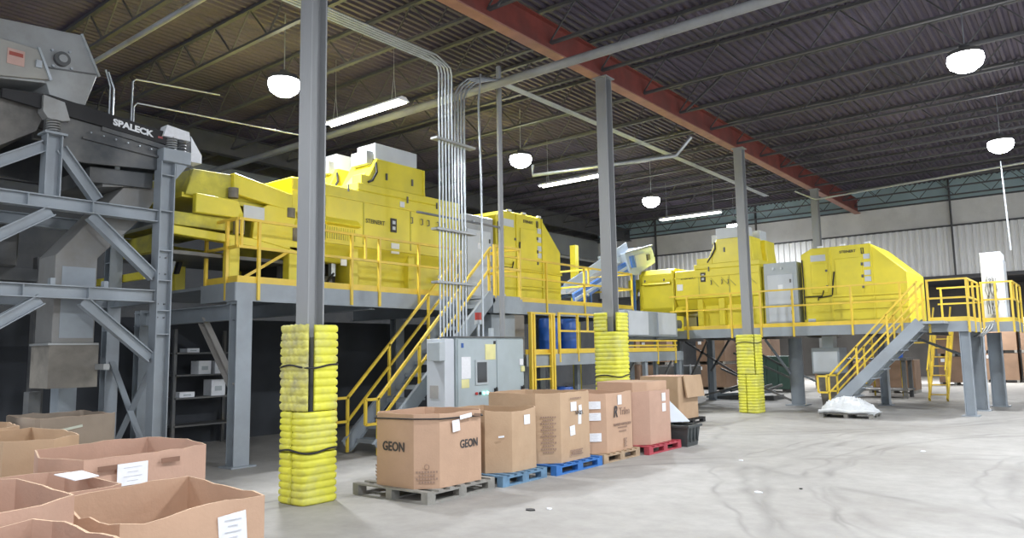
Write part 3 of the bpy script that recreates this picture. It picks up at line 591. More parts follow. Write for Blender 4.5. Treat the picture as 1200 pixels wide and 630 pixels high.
# ------------------------------------------------------------------ screening machine, its stand and chute
st = thing('screen_stand', (-11.7, 4.5, 0), 'bolted grey steel stand with inverted V bracing carrying the dark screening machine', 'steel frame')
xf = -10.98
def hcol(x, y, z0, z1, par=st, w=.2):
    m = MB(); m.box(x+w/2-.016, x+w/2, y-w/2, y+w/2, z0, z1); m.box(x-w/2, x-w/2+.016, y-w/2, y+w/2, z0, z1); m.box(x-w/2+.016, x+w/2-.016, y-.007, y+.007, z0, z1)
    for z in (2.2, 2.45, 2.85, 3.3, 3.6, 4.2):
        if z0 < z < z1: m.box(x-w/2+.016, x+w/2-.016, y-w/2+.01, y-.007, z-.008, z+.008)
    return m.build('post', STL, par)
def rotcol(x, y, z0, z1, w=.22):
    m = MB(); m.box(x-w/2, x+w/2, y+w/2-.016, y+w/2, z0, z1); m.box(x-w/2, x+w/2, y-w/2, y-w/2+.016, z0, z1); m.box(x-.007, x+.007, y-w/2+.016, y+w/2-.016, z0, z1)
    for z in (2.1, 2.45, 2.9, 3.35, 3.95, 4.5): m.box(x+.007, x+w/2-.01, y-w/2+.016, y+w/2-.016, z-.008, z+.008)
    o = m.build('post', STL, st); 
    b = MB()
    for z in (2.35, 2.55, 3.0, 3.25):
        for dy in (-.05, .05): b.tube([(x+.007, y+dy, z), (x+.03, y+dy, z)], .013, 6)
    b.build('bolt_set', STLD, o)['kind'] = 'stuff'
rotcol(xf, 5.38, 0, 4.7); rotcol(xf, 2.6, 0, 4.7); hcol(-12.6, 5.38, 0, 4.7); hcol(-12.6, 2.6, 0, 4.7)
B(xf-.16, xf+.16, 5.27, 5.7, 4.7, 4.9).build('spring_shelf', STL, st, .006)
slab([(5.5, 4.45), (5.5, 4.7), (5.68, 4.7)], xf-.1, xf+.1).build('gusset', STL, st)
for z, h in ((3.86, .18), (2.66, .18)):
    MB().ibeam((xf, 2.6, z), (xf, 5.26, z), .16, h).build('beam', STL, st); MB().ibeam((-12.6, 2.6, z), (-12.6, 5.3, z), .16, h).build('beam', STL, st)
    MB().ibeam((-12.55, 5.38, z), (xf-.1, 5.38, z), .14, h).build('cross_beam', STL, st)
    for y in (3.55, 4.35): B(xf+.005, xf+.08, y-.006, y+.006, z-.075, z+.075).build('stiffener', STL, st)
def brace(p, q): MB().ibeam(p, q, .13, .15, upv=(0, 0, 1)).build('diagonal_brace', STL, st)
brace((xf, 3.72, 4.62), (xf, 2.75, 4.02)); brace((xf, 3.92, 4.62), (xf, 4.42, 3.98))
brace((xf, 3.85, 3.75), (xf, 2.75, 3.0)); brace((xf, 4.35, 3.75), (xf, 5.26, 2.95))
brace((xf, 3.78, 2.55), (xf, 2.75, 1.85)); brace((xf, 4.3, 2.55), (xf, 5.26, 1.75))
rc = MB(); x, y, w_ = xf, 3.82, .2
rc.box(x-w_/2, x+w_/2, y+w_/2-.016, y+w_/2, 3.95, 4.78); rc.box(x-w_/2, x+w_/2, y-w_/2, y-w_/2+.016, 3.95, 4.78); rc.box(x-.007, x+.007, y-w_/2+.016, y+w_/2-.016, 3.95, 4.78); rc.build('stub_post', STL, st)
B(xf-.14, xf+.14, 3.68, 3.96, 4.78, 4.81).build('cap_plate', STL, st)
for a, b_ in (((-12.5, 5.38, 1.7), (-11.08, 5.38, .15)), ((-11.1, 5.40, 1.75), (-12.5, 5.40, .2))): MB().bar(a, b_, .09, .02).build('cross_brace', STL, st)
for x, y in ((xf, 5.38), (xf, 2.6), (-12.6, 5.38), (-12.6, 2.6)): B(x-.18, x+.18, y-.18, y+.18, 0, .02).build('foot_plate', STL, st)
for y in (3.9, 4.58): B(xf-.05, xf+.05, y-.03, y+.03, 2.752, 2.84).build('clip_angle', STL, st)

sc = thing('screening_machine', (-11.9, 4.4, 4.8), 'dark grey vibrating screen with white maker lettering at the far left', 'screening machine')
S1 = mat('dark grey machine paint', (.075, .082, .09), .45, var=.2, scale=2.5, dirt=(.20, .19, .17), dscale=1.3, damt=.55)
slab([(3.2, 5.28), (3.75, 5.34), (5.46, 5.17), (5.46, 4.98), (3.2, 5.16)], -11.02, -10.96).build('name_rail', BLK, sc)
slab([(3.72, 4.55), (3.75, 5.22), (5.44, 5.04), (5.44, 4.60), (4.25, 4.50), (4.0, 4.52)], -11.07, -11.02).build('side_plate', S1, sc)
slab([(3.72, 4.55), (3.75, 5.22), (5.44, 5.04), (5.44, 4.60), (4.25, 4.50)], -12.9, -12.85).build('side_plate', S1, sc)
slab([(3.75, 5.12), (3.75, 5.2), (5.44, 5.04), (5.44, 4.98)], -12.85, -11.07).build('screen_deck', S1, sc)
slab([(4.45, 5.0), (4.45, 5.08), (5.44, 4.97), (5.44, 4.9)], -11.02, -10.98).build('side_rib', S1, sc); slab([(4.2, 4.83), (4.2, 4.86), (5.44, 4.78), (5.44, 4.75)], -11.02, -10.97).build('side_rib', S1, sc)
b = MB()
for k in range(7): b.tube([(-10.99, 4.3+k*.17, 4.93-k*.012), (-10.955, 4.3+k*.17, 4.93-k*.012)], .012, 6)
o = b.build('bolt_set', GALV, sc); o['kind'] = 'stuff'
d = Vector((0, 1, -.1)).normalized()
text('SPALECK', sc, WHT, (-10.95, 4.87, 5.125), d, Z_, .125, 'maker_lettering', .002, 1.15, .006)
B(-10.955, -10.95, 5.24, 5.31, 5.06, 5.09).build('small_badge', mat('red badge', (.4, .1, .1), .6), sc)
# inlet hopper, head box
slab([(2.2, 4.3), (3.1, 4.45), (3.66, 4.84), (3.72, 5.02), (3.68, 5.24), (2.9, 5.15), (2.2, 5.0)], -12.8, -11.1).build('inlet_hopper', mat('dusty hopper paint', (.17, .16, .145), .6, var=.25, scale=2, dirt=(.05, .05, .05), dscale=1.5, damt=.7), sc)
slab([(3.66, 5.06), (3.78, 5.26), (4.5, 5.3), (4.5, 5.18), (3.8, 5.12)], -11.9, -11.12).build('hopper_lip', GAL2, sc)
slab([(3.66, 5.08), (3.66, 5.3), (3.92, 5.26), (4.0, 5.02), (3.9, 4.99), (3.72, 5.0)], -11.08, -10.9).build('spring_bracket', GAL2, sc)
# coil springs
def coil(x, y, z0, z1, r, turns, th=.014):
    n = turns*14; return MB().tube([(x+r*math.cos(2*PI*turns*i/n), y+r*math.sin(2*PI*turns*i/n), z0+(z1-z0)*i/n) for i in range(n+1)], th, 6)
coil(-10.98, 3.82, 4.82, 5.0, .075, 5).build('coil_spring', GAL2, sc)
coil(-10.98, 5.46, 4.92, 5.10, .075, 5).build('coil_spring', GAL2, sc); coil(-10.98, 5.62, 4.92, 5.16, .06, 5).build('coil_spring', S1, sc)
slab([(5.3, 5.1), (5.35, 5.28), (5.7, 5.24), (5.72, 5.1)], -11.1, -10.9).build('spring_bracket', PAP, sc)
slab([(5.5, 4.66), (5.5, 5.2), (5.86, 5.24), (5.88, 4.75)], -12.8, -11.15).build('discharge_lip', S1, sc)
slab([(5.86, 4.85), (5.86, 5.26), (6.05, 4.98), (6.05, 4.85)], -11.4, -11.15).build('dust_flap', PAP, sc)
slab([(4.4, 4.28), (4.4, 4.50), (5.3, 4.56), (5.3, 4.33)], -12.7, -11.2).build('underflow_pan', S1, sc)
# transfer head box (upper left)
hb = thing('conveyor_head_box', (-11.6, 3.4, 5.3), 'grey sheet metal conveyor head box at the upper left, with round bearing and hatch', 'conveyor')
slab([(2.4, 5.30), (2.4, 6.15), (4.12, 6.32), (4.36, 5.80), (4.22, 5.32), (3.78, 5.30), (3.72, 5.5)], -12.7, -11.0).build('head_shell', GAL2, hb, .006)
MB().bar((-10.99, 4.12, 6.33), (-10.99, 4.38, 5.78), .04, .03).build('edge_angle', GALV, hb); MB().bar((-10.99, 2.4, 5.83-.28), (-10.99, 4.34, 5.80), .012, .02).build('fold_line', STLD, hb)
slab([(2.4, 5.3), (2.4, 5.95), (3.57, 5.92), (3.74, 5.54)], -11.0, -10.94).build('hatch_cover', mat('warm grey hatch', (.33, .325, .30), .5, var=.1), hb, .006)
slab([(3.56, 5.94), (3.59, 5.94), (3.76, 5.54), (3.73, 5.52)], -10.96, -10.91).build('hatch_edge', GALV, hb)
B(-10.935, -10.93, 3.22, 3.42, 5.62, 5.83).build('warning_plate', mat('pale red label', (.55, .36, .31), .6), hb); B(-10.93, -10.925, 3.24, 3.40, 5.74, 5.79).build('warning_bar', mat('red label bar', (.35, .08, .06), .6), hb)
B(-10.935, -10.90, 3.55, 3.62, 5.66, 5.76).build('hatch_latch', GALV, hb)
m = MB().tube([(-11.0, 3.88, 5.88), (-10.93, 3.88, 5.88)], .10, 20); m.build('bearing_housing', STLD, hb); MB().tube([(-10.93, 3.88, 5.88), (-10.91, 3.88, 5.88)], .055, 16).build('shaft_end', GAL2, hb)
for dy, dz in ((-.12, .1), (.1, .14), (-.1, -.12), (.13, -.09)): MB().tube([(-11.0, 3.88+dy, 5.88+dz), (-10.97, 3.88+dy, 5.88+dz)], .018, 6).build('bolt', GALV, hb)
for y in (2.7, 3.9): B(-12.0, -11.9, y, y+.1, 4.95, 5.36).build('support_strut', GAL2, hb)
# reject chute
ct = thing('discharge_chute', (-11.5, 4.4, 1.3), 'big grey sheet metal chute bending down inside the steel stand, with a dusty skirt', 'chute')
S2 = mat('grey chute sheet', (.25, .25, .245), .5, var=.12, scale=2, dirt=(.19, .165, .13), dscale=1.5, damt=.6)
slab([(4.05, 1.98), (4.05, 3.2), (4.92, 4.30), (5.5, 4.38), (5.25, 3.92), (4.6, 3.2), (4.6, 1.98)], -11.9, -11.3).build('duct', S2, ct, .008)
B(-11.94, -11.26, 4.0, 4.65, 1.95, 1.98).build('flange', GAL2, ct)
B(-11.92, -11.28, 4.02, 4.66, 1.36, 1.95).build('rubber_skirt', GRIM, ct)
B(-11.33, -11.295, 4.14, 4.58, 2.05, 3.05).build('front_panel', STL, ct)
slab([(4.6, 4.25), (4.6, 4.42), (5.3, 4.46), (5.3, 4.36)], -11.9, -11.25).build('top_collar', S2, ct)
B(-12.2, -11.0, 4.62, 4.70, 1.6, 1.68).build('skirt_bracket', GAL2, ct)
# dim clutter behind the stand
ms = thing('motor_base', (-13.4, 3.4, 0), 'dim grey machinery frame behind the steel stand at the far left', 'machinery')
for x, y in ((-13.4, 2.8), (-13.4, 4.6), (-14.3, 3.4)): B(x-.09, x+.09, y-.09, y+.09, 0, 3.4).build('post', STLD, ms)
B(-14.4, -13.3, 2.3, 5.0, 3.0, 3.2).build('cross_beam', STLD, ms); B(-14.2, -13.2, 3.0, 4.2, 3.2, 3.9).build('gear_case', STLD, ms, .03); MB().tube([(-13.6, 2.6, 3.6), (-13.6, 3.9, 3.6)], .25, 16).build('drive_motor', STLD, ms)
pl_ = thing('side_post', (-12.45, 4.75, 0), 'short grey square post beside the stand cross bracing', 'post')
B(-12.62, -12.32, 4.55, 4.8, 0, 1.95).build('shaft', STL, pl_); B(-12.2, -12.0, 4.05, 4.2, 0, 1.3).build('stub', STLD, pl_)

# ------------------------------------------------------------------ blue conveyor between the machines
bc = thing('inclined_conveyor', (-12.4, 18.5, D1), 'blue inclined conveyor with pale head hopper, rising behind the middle column', 'conveyor')
def cbar(y0, z0, y1, z1, x, wd, h, m, nm): MB().bar((x, y0, z0), (x, y1, z1), wd, h).build(nm, m, bc, .005)
a0, a1 = (18.0, 3.25), (21.9, 4.75)
cbar(*a0, *a1, -12.0, .08, .32, BLUM, 'side_frame'); cbar(*a0, *a1, -12.95, .08, .32, BLUM, 'side_frame')
cbar(a0[0], a0[1]+.17, a1[0], a1[1]+.17, -12.47, .85, .03, GAL2, 'belt'); cbar(a0[0], a0[1]-.02, a1[0], a1[1]-.02, -11.95, .02, .10, PBLU, 'edge_strip')
cbar(a0[0]-.3, a0[1]+.3, a1[0]-.5, a1[1]+.42, -12.1, .03, .28, PBLU, 'side_guard')
for k in range(7):
    f = k/6; y = a0[0]+(a1[0]-a0[0])*f; z = a0[1]+(a1[1]-a0[1])*f; MB().tube([(-12.98, y, z-.1), (-11.9, y, z-.1)], .045, 8).build('roller', GALV, bc)
for y, z in ((18.6, 3.3), (20.4, 4.0), (21.6, 4.45)):
    for x in (-12.0, -12.95): B(x-.04, x+.04, y-.04, y+.04, D1, z).build('leg', BLUM, bc)
B(-13.0, -11.95, 20.9, 21.1, D1, D1+.06).build('cross_tie', BLUM, bc)
slab([(21.2, 4.2), (20.9, 4.85), (22.75, 5.28), (23.0, 4.75), (21.6, 4.2)], -12.95, -11.9).build('head_hopper', PBLU, bc, .01)
slab([(20.9, 4.83), (20.95, 4.9), (22.75, 5.34), (22.78, 5.27)], -11.92, -11.86).build('hopper_rim', GALV, bc)
slab([(21.3, 4.42), (21.15, 4.78), (21.35, 4.83), (21.5, 4.45)], -11.9, -11.84).build('blue_gate', BLUM, bc); slab([(21.6, 4.45), (21.5, 4.85), (22.2, 5.0), (22.3, 4.62)], -11.9, -11.87).build('side_sheet', LG2, bc)
slab([(22.35, 4.75), (22.32, 4.95), (22.5, 4.98), (22.52, 4.8)], -11.9, -11.84).build('drive_motor', STLD, bc)
ypo = thing('yellow_mast', (-13.4, 20.2, 0), 'short yellow upright showing just left of the middle column', 'post'); B(-13.5, -13.3, 20.1, 20.3, 0, 5.2).build('shaft', YEL, ypo); B(-13.6, -13.2, 20.0, 20.4, 0, .03).build('base_plate', YEL, ypo)

# ------------------------------------------------------------------ low platform with ladder and blue drums
D3 = 1.70
p3 = thing('low_platform', (-10.3, 16, 0), 'low grey platform with yellow kick plates, below the gap between the machines', 'platform')
B(-10.85, -9.92, 12.9, 20.6, D3-.05, D3).build('deck_plate', STL, p3); MB().channel((-9.9, 12.9, D3-.14), (-9.9, 20.6, D3-.14), .07, .26, side=1).build('edge_beam', STL, p3)
for y in (13.95, 16.2, 18.4, 20.5): B(-10.02, -9.92, y-.07, y+.07, 0, D3-.27).build('leg', STL, p3); B(-10.8, -10.7, y-.07, y+.07, 0, D3-.05).build('leg', STL, p3)
for y in (16.4, 18.6): MB().bar((-9.97, y, .1), (-9.97, y+1.4, D3-.3), .05).build('cross_brace', STLD, p3)
railing('yellow guard rail of the low platform in front of the blue drums', [(-9.88, 14.15, D3), (-9.88, 16.15, D3)], [(-9.88, y, D3) for y in (14.18, 14.95, 15.75)], [(-9.88, 15.4, D3)], h=.93, drop=.2)
railing('yellow guard rail of the low platform right of the padded middle column', [(-9.88, 16.8, D3), (-9.88, 20.2, D3)], [(-9.88, y, D3) for y in (19.0, 20.1)], h=.3, drop=.35)
ld_ = thing('fixed_ladder', (-9.8, 13.4, 0), 'yellow fixed ladder with tall side posts, right of the control cabinet', 'ladder')
for y in (13.0, 13.1, 13.75, 13.85): B(-9.86+(y > 13.05)*.02, -9.78, y-.03, y+.03, 0 if y in (13.1, 13.75) else .3, 2.62).build('side_rail', YRL, ld_)
for k in range(6): MB().bar((-9.82, 13.1, .3+k*.28), (-9.82, 13.75, .3+k*.28), .03).build('rung', YRL, ld_)
B(-9.87, -9.77, 12.95, 13.9, 2.58, 2.62).build('head_bar', YRL, ld_); B(-9.92, -9.88, 12.92, 14.1, D3-.05, D3+.1).build('kick_plate', YRL, ld_)
rp = tag(B(-10.6, -10.57, 13.05, 13.75, D3, 2.6).build('backing_panel', mat('taupe sheet', (.24, .22, .20), .7)), 'taupe sheet panel standing behind the yellow ladder posts', 'panel')
def drum(x, y, z, r, h, label):
    t = thing('plastic_drum', (x, y, z), label, 'drum', 'blue plastic drums')
    MB().tube([(x, y, z), (x, y, z+.04), (x, y, z+h*.33), (x, y, z+h*.36), (x, y, z+h*.4), (x, y, z+h*.68), (x, y, z+h*.71), (x, y, z+h*.75), (x, y, z+h-.06), (x, y, z+h)], [r*.95, r, r, r*1.04, r, r, r*1.04, r, r, r*.9], 24).build('shell', BLU, t)
    for a in (.5, -.5): MB().tube([(x+r*a, y, z+h), (x+r*a, y, z+h+.02)], .035, 10).build('bung', BLK, t)
drum(-10.42, 14.55, D3, .26, .84, 'left blue plastic drum behind the low platform rail, beside the ladder'); drum(-10.42, 15.25, D3, .28, .84, 'middle blue plastic drum behind the low platform rail')
drum(-10.4, 17.3, D3, .29, .66, 'blue plastic drum on the low platform, right of the middle column'); drum(-10.35, 14.9, 0, .29, .9, 'blue plastic drum standing under the low platform')
gp = thing('grey_panel_unit', (-10.2, 19, 2.1), 'grey unit with two pale square doors hanging below the far machine inlet', 'cabinet')
B(-10.7, -9.95, 17.35, 20.45, 2.12, 2.82).build('body', STL, gp, .01); B(-9.95, -9.92, 17.5, 18.6, 2.16, 2.80).build('door', LG2, gp); B(-9.95, -9.92, 19.2, 20.3, 2.18, 2.80).build('door', LG2, gp)
MB().tube([(-10.2, 20.45, 2.5), (-10.2, 20.9, 2.5)], .2, 14).build('drive_motor', STLD, gp); B(-10.5, -10.05, 20.5, 21.1, 2.3, 2.75).build('motor_guard', YEL, gp)
for y in (17.6, 20.2): B(-10.6, -10.5, y-.05, y+.05, D3, 2.13).build('leg', STL, gp)

# ------------------------------------------------------------------ grey control cabinet
cc = thing('control_cabinet', (-9.15, 10.5, 0), 'light grey two-door control cabinet with small screen, behind the cardboard boxes', 'cabinet')
CB = mat('pale blue grey cabinet paint', (.42, .49, .52), .42, var=.04, dirt=(.30, .34, .35), damt=.3)
B(-9.24, -8.82, 9.52, 11.42, 0, 2.02).build('body', CB, cc, .008)
B(-8.82, -8.795, 9.54, 10.58, .08, 1.99).build('door', CB, cc, .004); B(-8.82, -8.795, 10.6, 11.40, .08, 1.99).build('door', CB, cc, .004)
B(-9.25, -8.78, 9.50, 11.44, 2.02, 2.04).build('top_cover', STLD, cc)
B(-8.795, -8.775, 9.98, 10.32, 1.18, 1.62).build('screen_bezel', LGR, cc); B(-8.778, -8.770, 10.02, 10.28, 1.22, 1.58).build('display', mat('dark display glass', (.05, .055, .06), .15), cc)
for y, m in ((10.0, 'r'), (10.1, 'k'), (10.2, 'g'), (10.3, 'g')):
    mm = {'r': mat('red button', (.5, .03, .03), .4), 'k': BLK, 'g': mat('lit green button', (.25, 1, .75), .4, var=0, emit=3)}[m]
    MB().tube([(-8.795, y, 1.03), (-8.765, y, 1.03)], .026, 10).build('button', mm, cc)
for y in (10.53, 11.33): B(-8.795, -8.75, y-.03, y+.03, .98, 1.10).build('handle_base', BLK, cc); B(-8.76, -8.745, y-.014, y+.014, .80, 1.12).build('door_handle', BLK, cc)
B(-8.793, -8.788, 9.62, 9.86, 1.3, 1.68).build('paper_notice', PAP, cc); B(-8.793, -8.788, 10.26, 10.55, 1.62, 1.9).build('yellow_notice', YPP, cc); B(-8.793, -8.788, 9.62, 9.82, 1.14, 1.29).build('yellow_notice', YPP, cc)
B(-8.793, -8.77, 11.25, 11.36, 1.5, 1.62).build('white_tag', PAP, cc); B(-8.793, -8.77, 11.30, 11.40, 1.38, 1.48).build('yellow_notice', YPP, cc)
B(-8.793, -8.788, 9.62, 9.68, 1.84, 1.92).build('maker_badge', mat('blue badge', (.03, .1, .35), .5), cc); B(-8.793, -8.788, 10.50, 10.56, 1.9, 1.96).build('lock', BLK, cc)
# side conduit box and wireway
sb = thing('wireway_box', (-9.05, 9.4, 0), 'narrow pale wireway with a small grey junction box, left side of the control cabinet', 'electrical box')
B(-9.28, -8.85, 9.26, 9.5, 0, 2.0).build('wireway', LG2, sb, .005); B(-9.12, -8.83, 9.12, 9.26, 1.62, 1.94).build('junction_box', LGR, sb, .006); B(-9.2, -9.0, 9.252, 9.26, .98, 1.2).build('faded_notice', mat('faded grey notice', (.38, .37, .36), .7), sb)
tag(MB().tube([(-8.95, 10.62, 2.04), (-8.95, 10.62, 2.2)], .05, 12).build('cable_gland', LGR), 'small grey cable gland on top of the control cabinet', 'gland')
hn = thing('warning_beacon', (-9.9, 11.3, 2.04), 'small red and grey warning beacon above the control cabinet', 'beacon'); MB().tube([(-9.2, 10.55, 2.04), (-9.2, 10.55, 2.28)], .03, 8).build('stem', GALV, hn); MB().tube([(-9.2, 10.55, 2.28), (-9.2, 10.55, 2.36)], .07, 12).build('housing', LGR, hn); MB().tube([(-9.2, 10.55, 2.36), (-9.2, 10.55, 2.5)], .065, 12).build('red_lens', mat('dull red lens', (.45, .05, .04), .4), hn)
hn.location = (-9.2, 10.55, 2.04)
for o in kids(hn): o.location = (-.7+.0, .75, 0)

# ------------------------------------------------------------------ white cabinet with cables on the right
wc = thing('white_cabinet', (-2.2, 23.9, D2), 'tall white cabinet with scribbled grey cables at the right end of the far platform', 'cabinet')
B(-2.46, -1.98, 23.5, 24.4, D2, 4.2).build('body', WHT, wc, .008); B(-1.98, -1.95, 23.6, 24.35, D2+.1, 4.0).build('side_door', LG2, wc)
random.seed(3)
for k in range(9):
    x = -2.36+k*.028; MB().tube([(x, 23.48, 3.6-random.random()*.2)]+[(x+random.uniform(-.03, .03), 23.46+random.uniform(-.03, .01), 3.5-j*.16) for j in range(7)], .008, 5).build('cable', STLD, wc)
for k in range(4): MB().tube([(-2.2, 23.46, 2.6), (-2.2-.03*k, 23.35, 2.45), (-2.3-.1*k, 23.2, 2.15-.05*k), (-2.5-.06*k, 23.0, 1.95), (-2.62, 23.15, 2.0)], .02, 6).build('loose_cable', GAL2, wc)
hc = tag(MB().tube([(-2.5, 23.18, 2.0), (-2.52, 23.2, 1.2), (-2.52, 23.2, .05)], .03, 8).build('down_conduit', GALV), 'pale conduit running down the thick leg below the white cabinet', 'conduit')

# ------------------------------------------------------------------ cardboard gaylord boxes and pallets
def chamf(x0, x1, y0, y1, c):
    c = c if isinstance(c, (list, tuple)) else (c,)*4   # corners: (x0,y0) (x1,y0) (x1,y1) (x0,y1)
    return [(x0+c[0], y0), (x1-c[1], y0), (x1, y0+c[1]), (x1, y1-c[2]), (x1-c[2], y1), (x0+c[3], y1), (x0, y1-c[3]), (x0, y0+c[0])]
def gaylord(pts, z0, z1, m, label, seed=1, jit=.008, bulge=.012, rim=None, group=None, t_=.014, name='cardboard_box'):
    rnd = random.Random(seed)
    cx = sum(p[0] for p in pts)/len(pts); cy = sum(p[1] for p in pts)/len(pts)
    t = thing(name, (cx, cy, z0), label, 'box', group)
    ring = []
    n = len(pts)
    for i in range(n):
        a, b_ = Vector(pts[i]).to_2d(), Vector(pts[(i+1) % n]).to_2d(); L = (b_-a).length
        if L < .01: continue
        k = max(1, int(L/.12))
        for j in range(k): ring.append((a.lerp(b_, j/k), j/k, L))
    N = len(ring); C0 = Vector((cx, cy)); lev = 5; vs = []
    for inner in (0, 1):
        for l in range(lev+1):
            f = l/lev
            for p, q, L in ring:
                d = (p-C0).normalized(); o = bulge*math.sin(PI*f)*math.sin(PI*q)*(L > .5)*1.5-(t_ if inner else 0)
                pp = p+d*o; z = z0+(z1-z0)*f
                vs.append([pp.x, pp.y, z])
    for i in range(N):
        dz = rnd.uniform(-jit, jit)+(rim(ring[i][0].x, ring[i][0].y) if rim else 0)
        vs[lev*N+i][2] += dz; vs[(2*lev+1)*N+i][2] += dz
        for l in (3, 4):
            for q in (0, 1):
                k = (q*(lev+1)+l)*N+i; vs[k][2] = min(vs[k][2], z1+dz-.02*(lev-l))
    f = []; H = (lev+1)*N
    for l in range(lev):
        for i in range(N):
            j = (i+1) % N; f.append((l*N+i, l*N+j, (l+1)*N+j, (l+1)*N+i)); f.append((H+l*N+i, H+(l+1)*N+i, H+(l+1)*N+j, H+l*N+j))
    mb = MB(); mb.add(vs, f); mb.build('wall', m, t)
    top = [lev*N+i for i in range(N)]; it = [H+lev*N+i for i in range(N)]
    mb = MB(); mb.add([vs[i] for i in top]+[vs[i] for i in it], [(i, (i+1) % N, N+(i+1) % N, N+i) for i in range(N)]); mb.build('rim_edge', CARDE, t)
    mb = MB(); mb.prism([(p[0].x*.99+cx*.01, p[0].y*.99+cy*.01) for p in ring], 'z', z0, z0+.01); mb.build('bottom', m, t)
    return t
def sheet(par, c, nrm, w_, h_, m, name='paper_label', tilt=0, off=.022, rnd=None):
    """thin sheet stuck on a box face; nrm: 2D outward direction"""
    n = Vector((nrm[0], nrm[1], 0)).normalized(); s_ = Z_.cross(n); u = Z_
    if tilt: s2 = s_*math.cos(tilt)+u*math.sin(tilt); u = u*math.cos(tilt)-s_*math.sin(tilt); s_ = s2
    c = Vector(c)+n*off
    vs = [c+s_*(a*w_/2)+u*(b_*h_/2)+n*e for e in (-.002, .002) for a, b_ in ((-1, -1), (1, -1), (1, 1), (-1, 1))]
    o = MB().add(vs, [(3, 2, 1, 0), (4, 5, 6, 7), (0, 1, 5, 4), (1, 2, 6, 5), (2, 3, 7, 6), (3, 0, 4, 7)]).build(name, m, par)
    return o
def note(par, c, nrm, w_, h_, tilt=0, off=.022):
    o = sheet(par, c, nrm, w_, h_, PAP, 'paper_label', tilt, off); n = Vector((nrm[0], nrm[1], 0)).normalized(); s_ = Z_.cross(n)
    mb = MB()
    for k in range(4):
        z = c[2]+h_*(.3-.2*k); L = w_*(.6-.25*(k % 2)); p = Vector((c[0], c[1], z))+n*(off+.004); mb.bar(p-s_*L/2, p+s_*L/2, .002, .0035)
    mb.build('print_lines', mat('pencil grey', (.55, .57, .63), .8), o)
def pallet(x0, x1, y0, y1, m, label, h=.14, rot=0, z=0):
    t = thing('pallet', ((x0+x1)/2, (y0+y1)/2, z), label, 'pallet', None)
    W = y1-y0; n = 7
    for k in range(n):
        a = y0+W*k/(n-1)*(1-.09/W*1)*1.0; a = y0+(W-.09)*k/(n-1); B(x0, x1, a, a+.09, z+h-.02, z+h).build('deck_board', m, t)
    for k in range(3):
        a = x0+(x1-x0-.1)*k/2; B(a, a+.1, y0, y1, z+h-.04, z+h-.02).build('stringer_board', m, t)
        for j in range(3):
            b_ = y0+(W-.14)*j/2; B(a, a+.1, b_, b_+.14, z+.02, z+h-.04).build('block', m, t)
        B(a, a+.1, y0, y1, z, z+.02).build('bottom_board', m, t)
    t.rotation_euler.z = rot; return t
PX = (1, 0); MY = (0, -1); DG = (1, -1)
pallet(-7.62, -6.33, 6.28, 7.55, WOODG, 'weathered grey wooden pallet under the strapped first box', rot=.03)
g1 = gaylord(chamf(-7.42, -6.38, 6.36, 7.46, (.16, .22, .12, .1)), .14, 1.02, CARD, 'strapped cardboard box with dark lettering on two sides, nearest of the row', 1, .006)
text('GEON', g1, INK, (-6.93, 6.335, .62), X_, Z_, .155, 'lettering', .002, .9, .003); text('GEON', g1, INK, (-6.36, 7.09, .62), Y_, Z_, .14, 'lettering', .002, .85, .003)
MB().tube([(p[0]+(p[0]+6.9)*.035, p[1]+(p[1]-6.91)*.035, .955+.012*math.sin(i*1.3)) for i, p in enumerate([q for q in chamf(-7.42, -6.38, 6.36, 7.46, (.16, .22, .12, .1))]+[chamf(-7.42, -6.38, 6.36, 7.46, (.16, .22, .12, .1))[0]])], .010, 6).build('strap', BLK, g1)
note(g1, (-6.37, 6.84, .86), PX, .13, .14, .1); sheet(g1, (-6.36, 7.0, .965), PX, .22, .05, PAP, 'tape', .1, .03); sheet(g1, (-6.36, 7.22, .965), PX, .12, .035, mat('dark tape', (.2, .12, .08), .6), 'tape', -.1, .03)
def stamp(par, c, nrm, w_, h_, rows, m=INKF):
    n = Vector((nrm[0], nrm[1], 0)).normalized(); s_ = Z_.cross(n); mb = MB()
    for k in range(rows):
        p = Vector(c)+n*.024+Z_*(h_*(.5-k/max(1, rows-1))); L = w_*(1-.25*(k % 2)); q = -L/2
        while q < L/2-.01: mb.bar(p+s_*q, p+s_*(q+.022), .002, .022); q += .034
    o = mb.build('printed_marks', m, par); o['kind'] = 'stuff'
stamp(g1, (-6.49, 6.47, .28), (.7, -.7), .26, .12, 4); stamp(g1, (-7.3, 6.42, .3), (-.5, -.8), .12, .12, 4)
MB().tube([(-6.49+.016+.02*math.cos(a/8*2*PI)*1, 6.455+.02*math.cos(a/8*2*PI), .40+.03*math.sin(a/8*2*PI)) for a in range(9)], .004, 5).build('round_mark', INKF, g1)
pallet(-7.5, -6.27, 7.64, 8.62, BLPD, 'faded blue pallet under the plain second box of the row', rot=.0)
g2 = gaylord(chamf(-7.42, -6.38, 7.72, 8.56, (.05, .26, .04, .04)), .14, .97, CARD3, 'plain tan cardboard box, second and lowest of the row, with one white label', 2, .008, rim=lambda x, y: -.03*math.sin((y-7.7)*4) if x > -6.6 else 0)
note(g2, (-6.385, 8.30, .82), PX, .13, .13); sheet(g2, (-6.47, 7.86, .62), (.7, -.7), .08, .025, PAP, 'tape', .1)
pallet(-7.5, -6.2, 8.75, 9.98, BLPT, 'bright blue pallet under the third box of the row')
g3 = gaylord(chamf(-7.5, -6.3, 8.76, 9.84, (.06, .26, .05, .1)), .14, 1.14, CARD3, 'tall tan cardboard box with four scattered white labels, third of row', 3, .008)
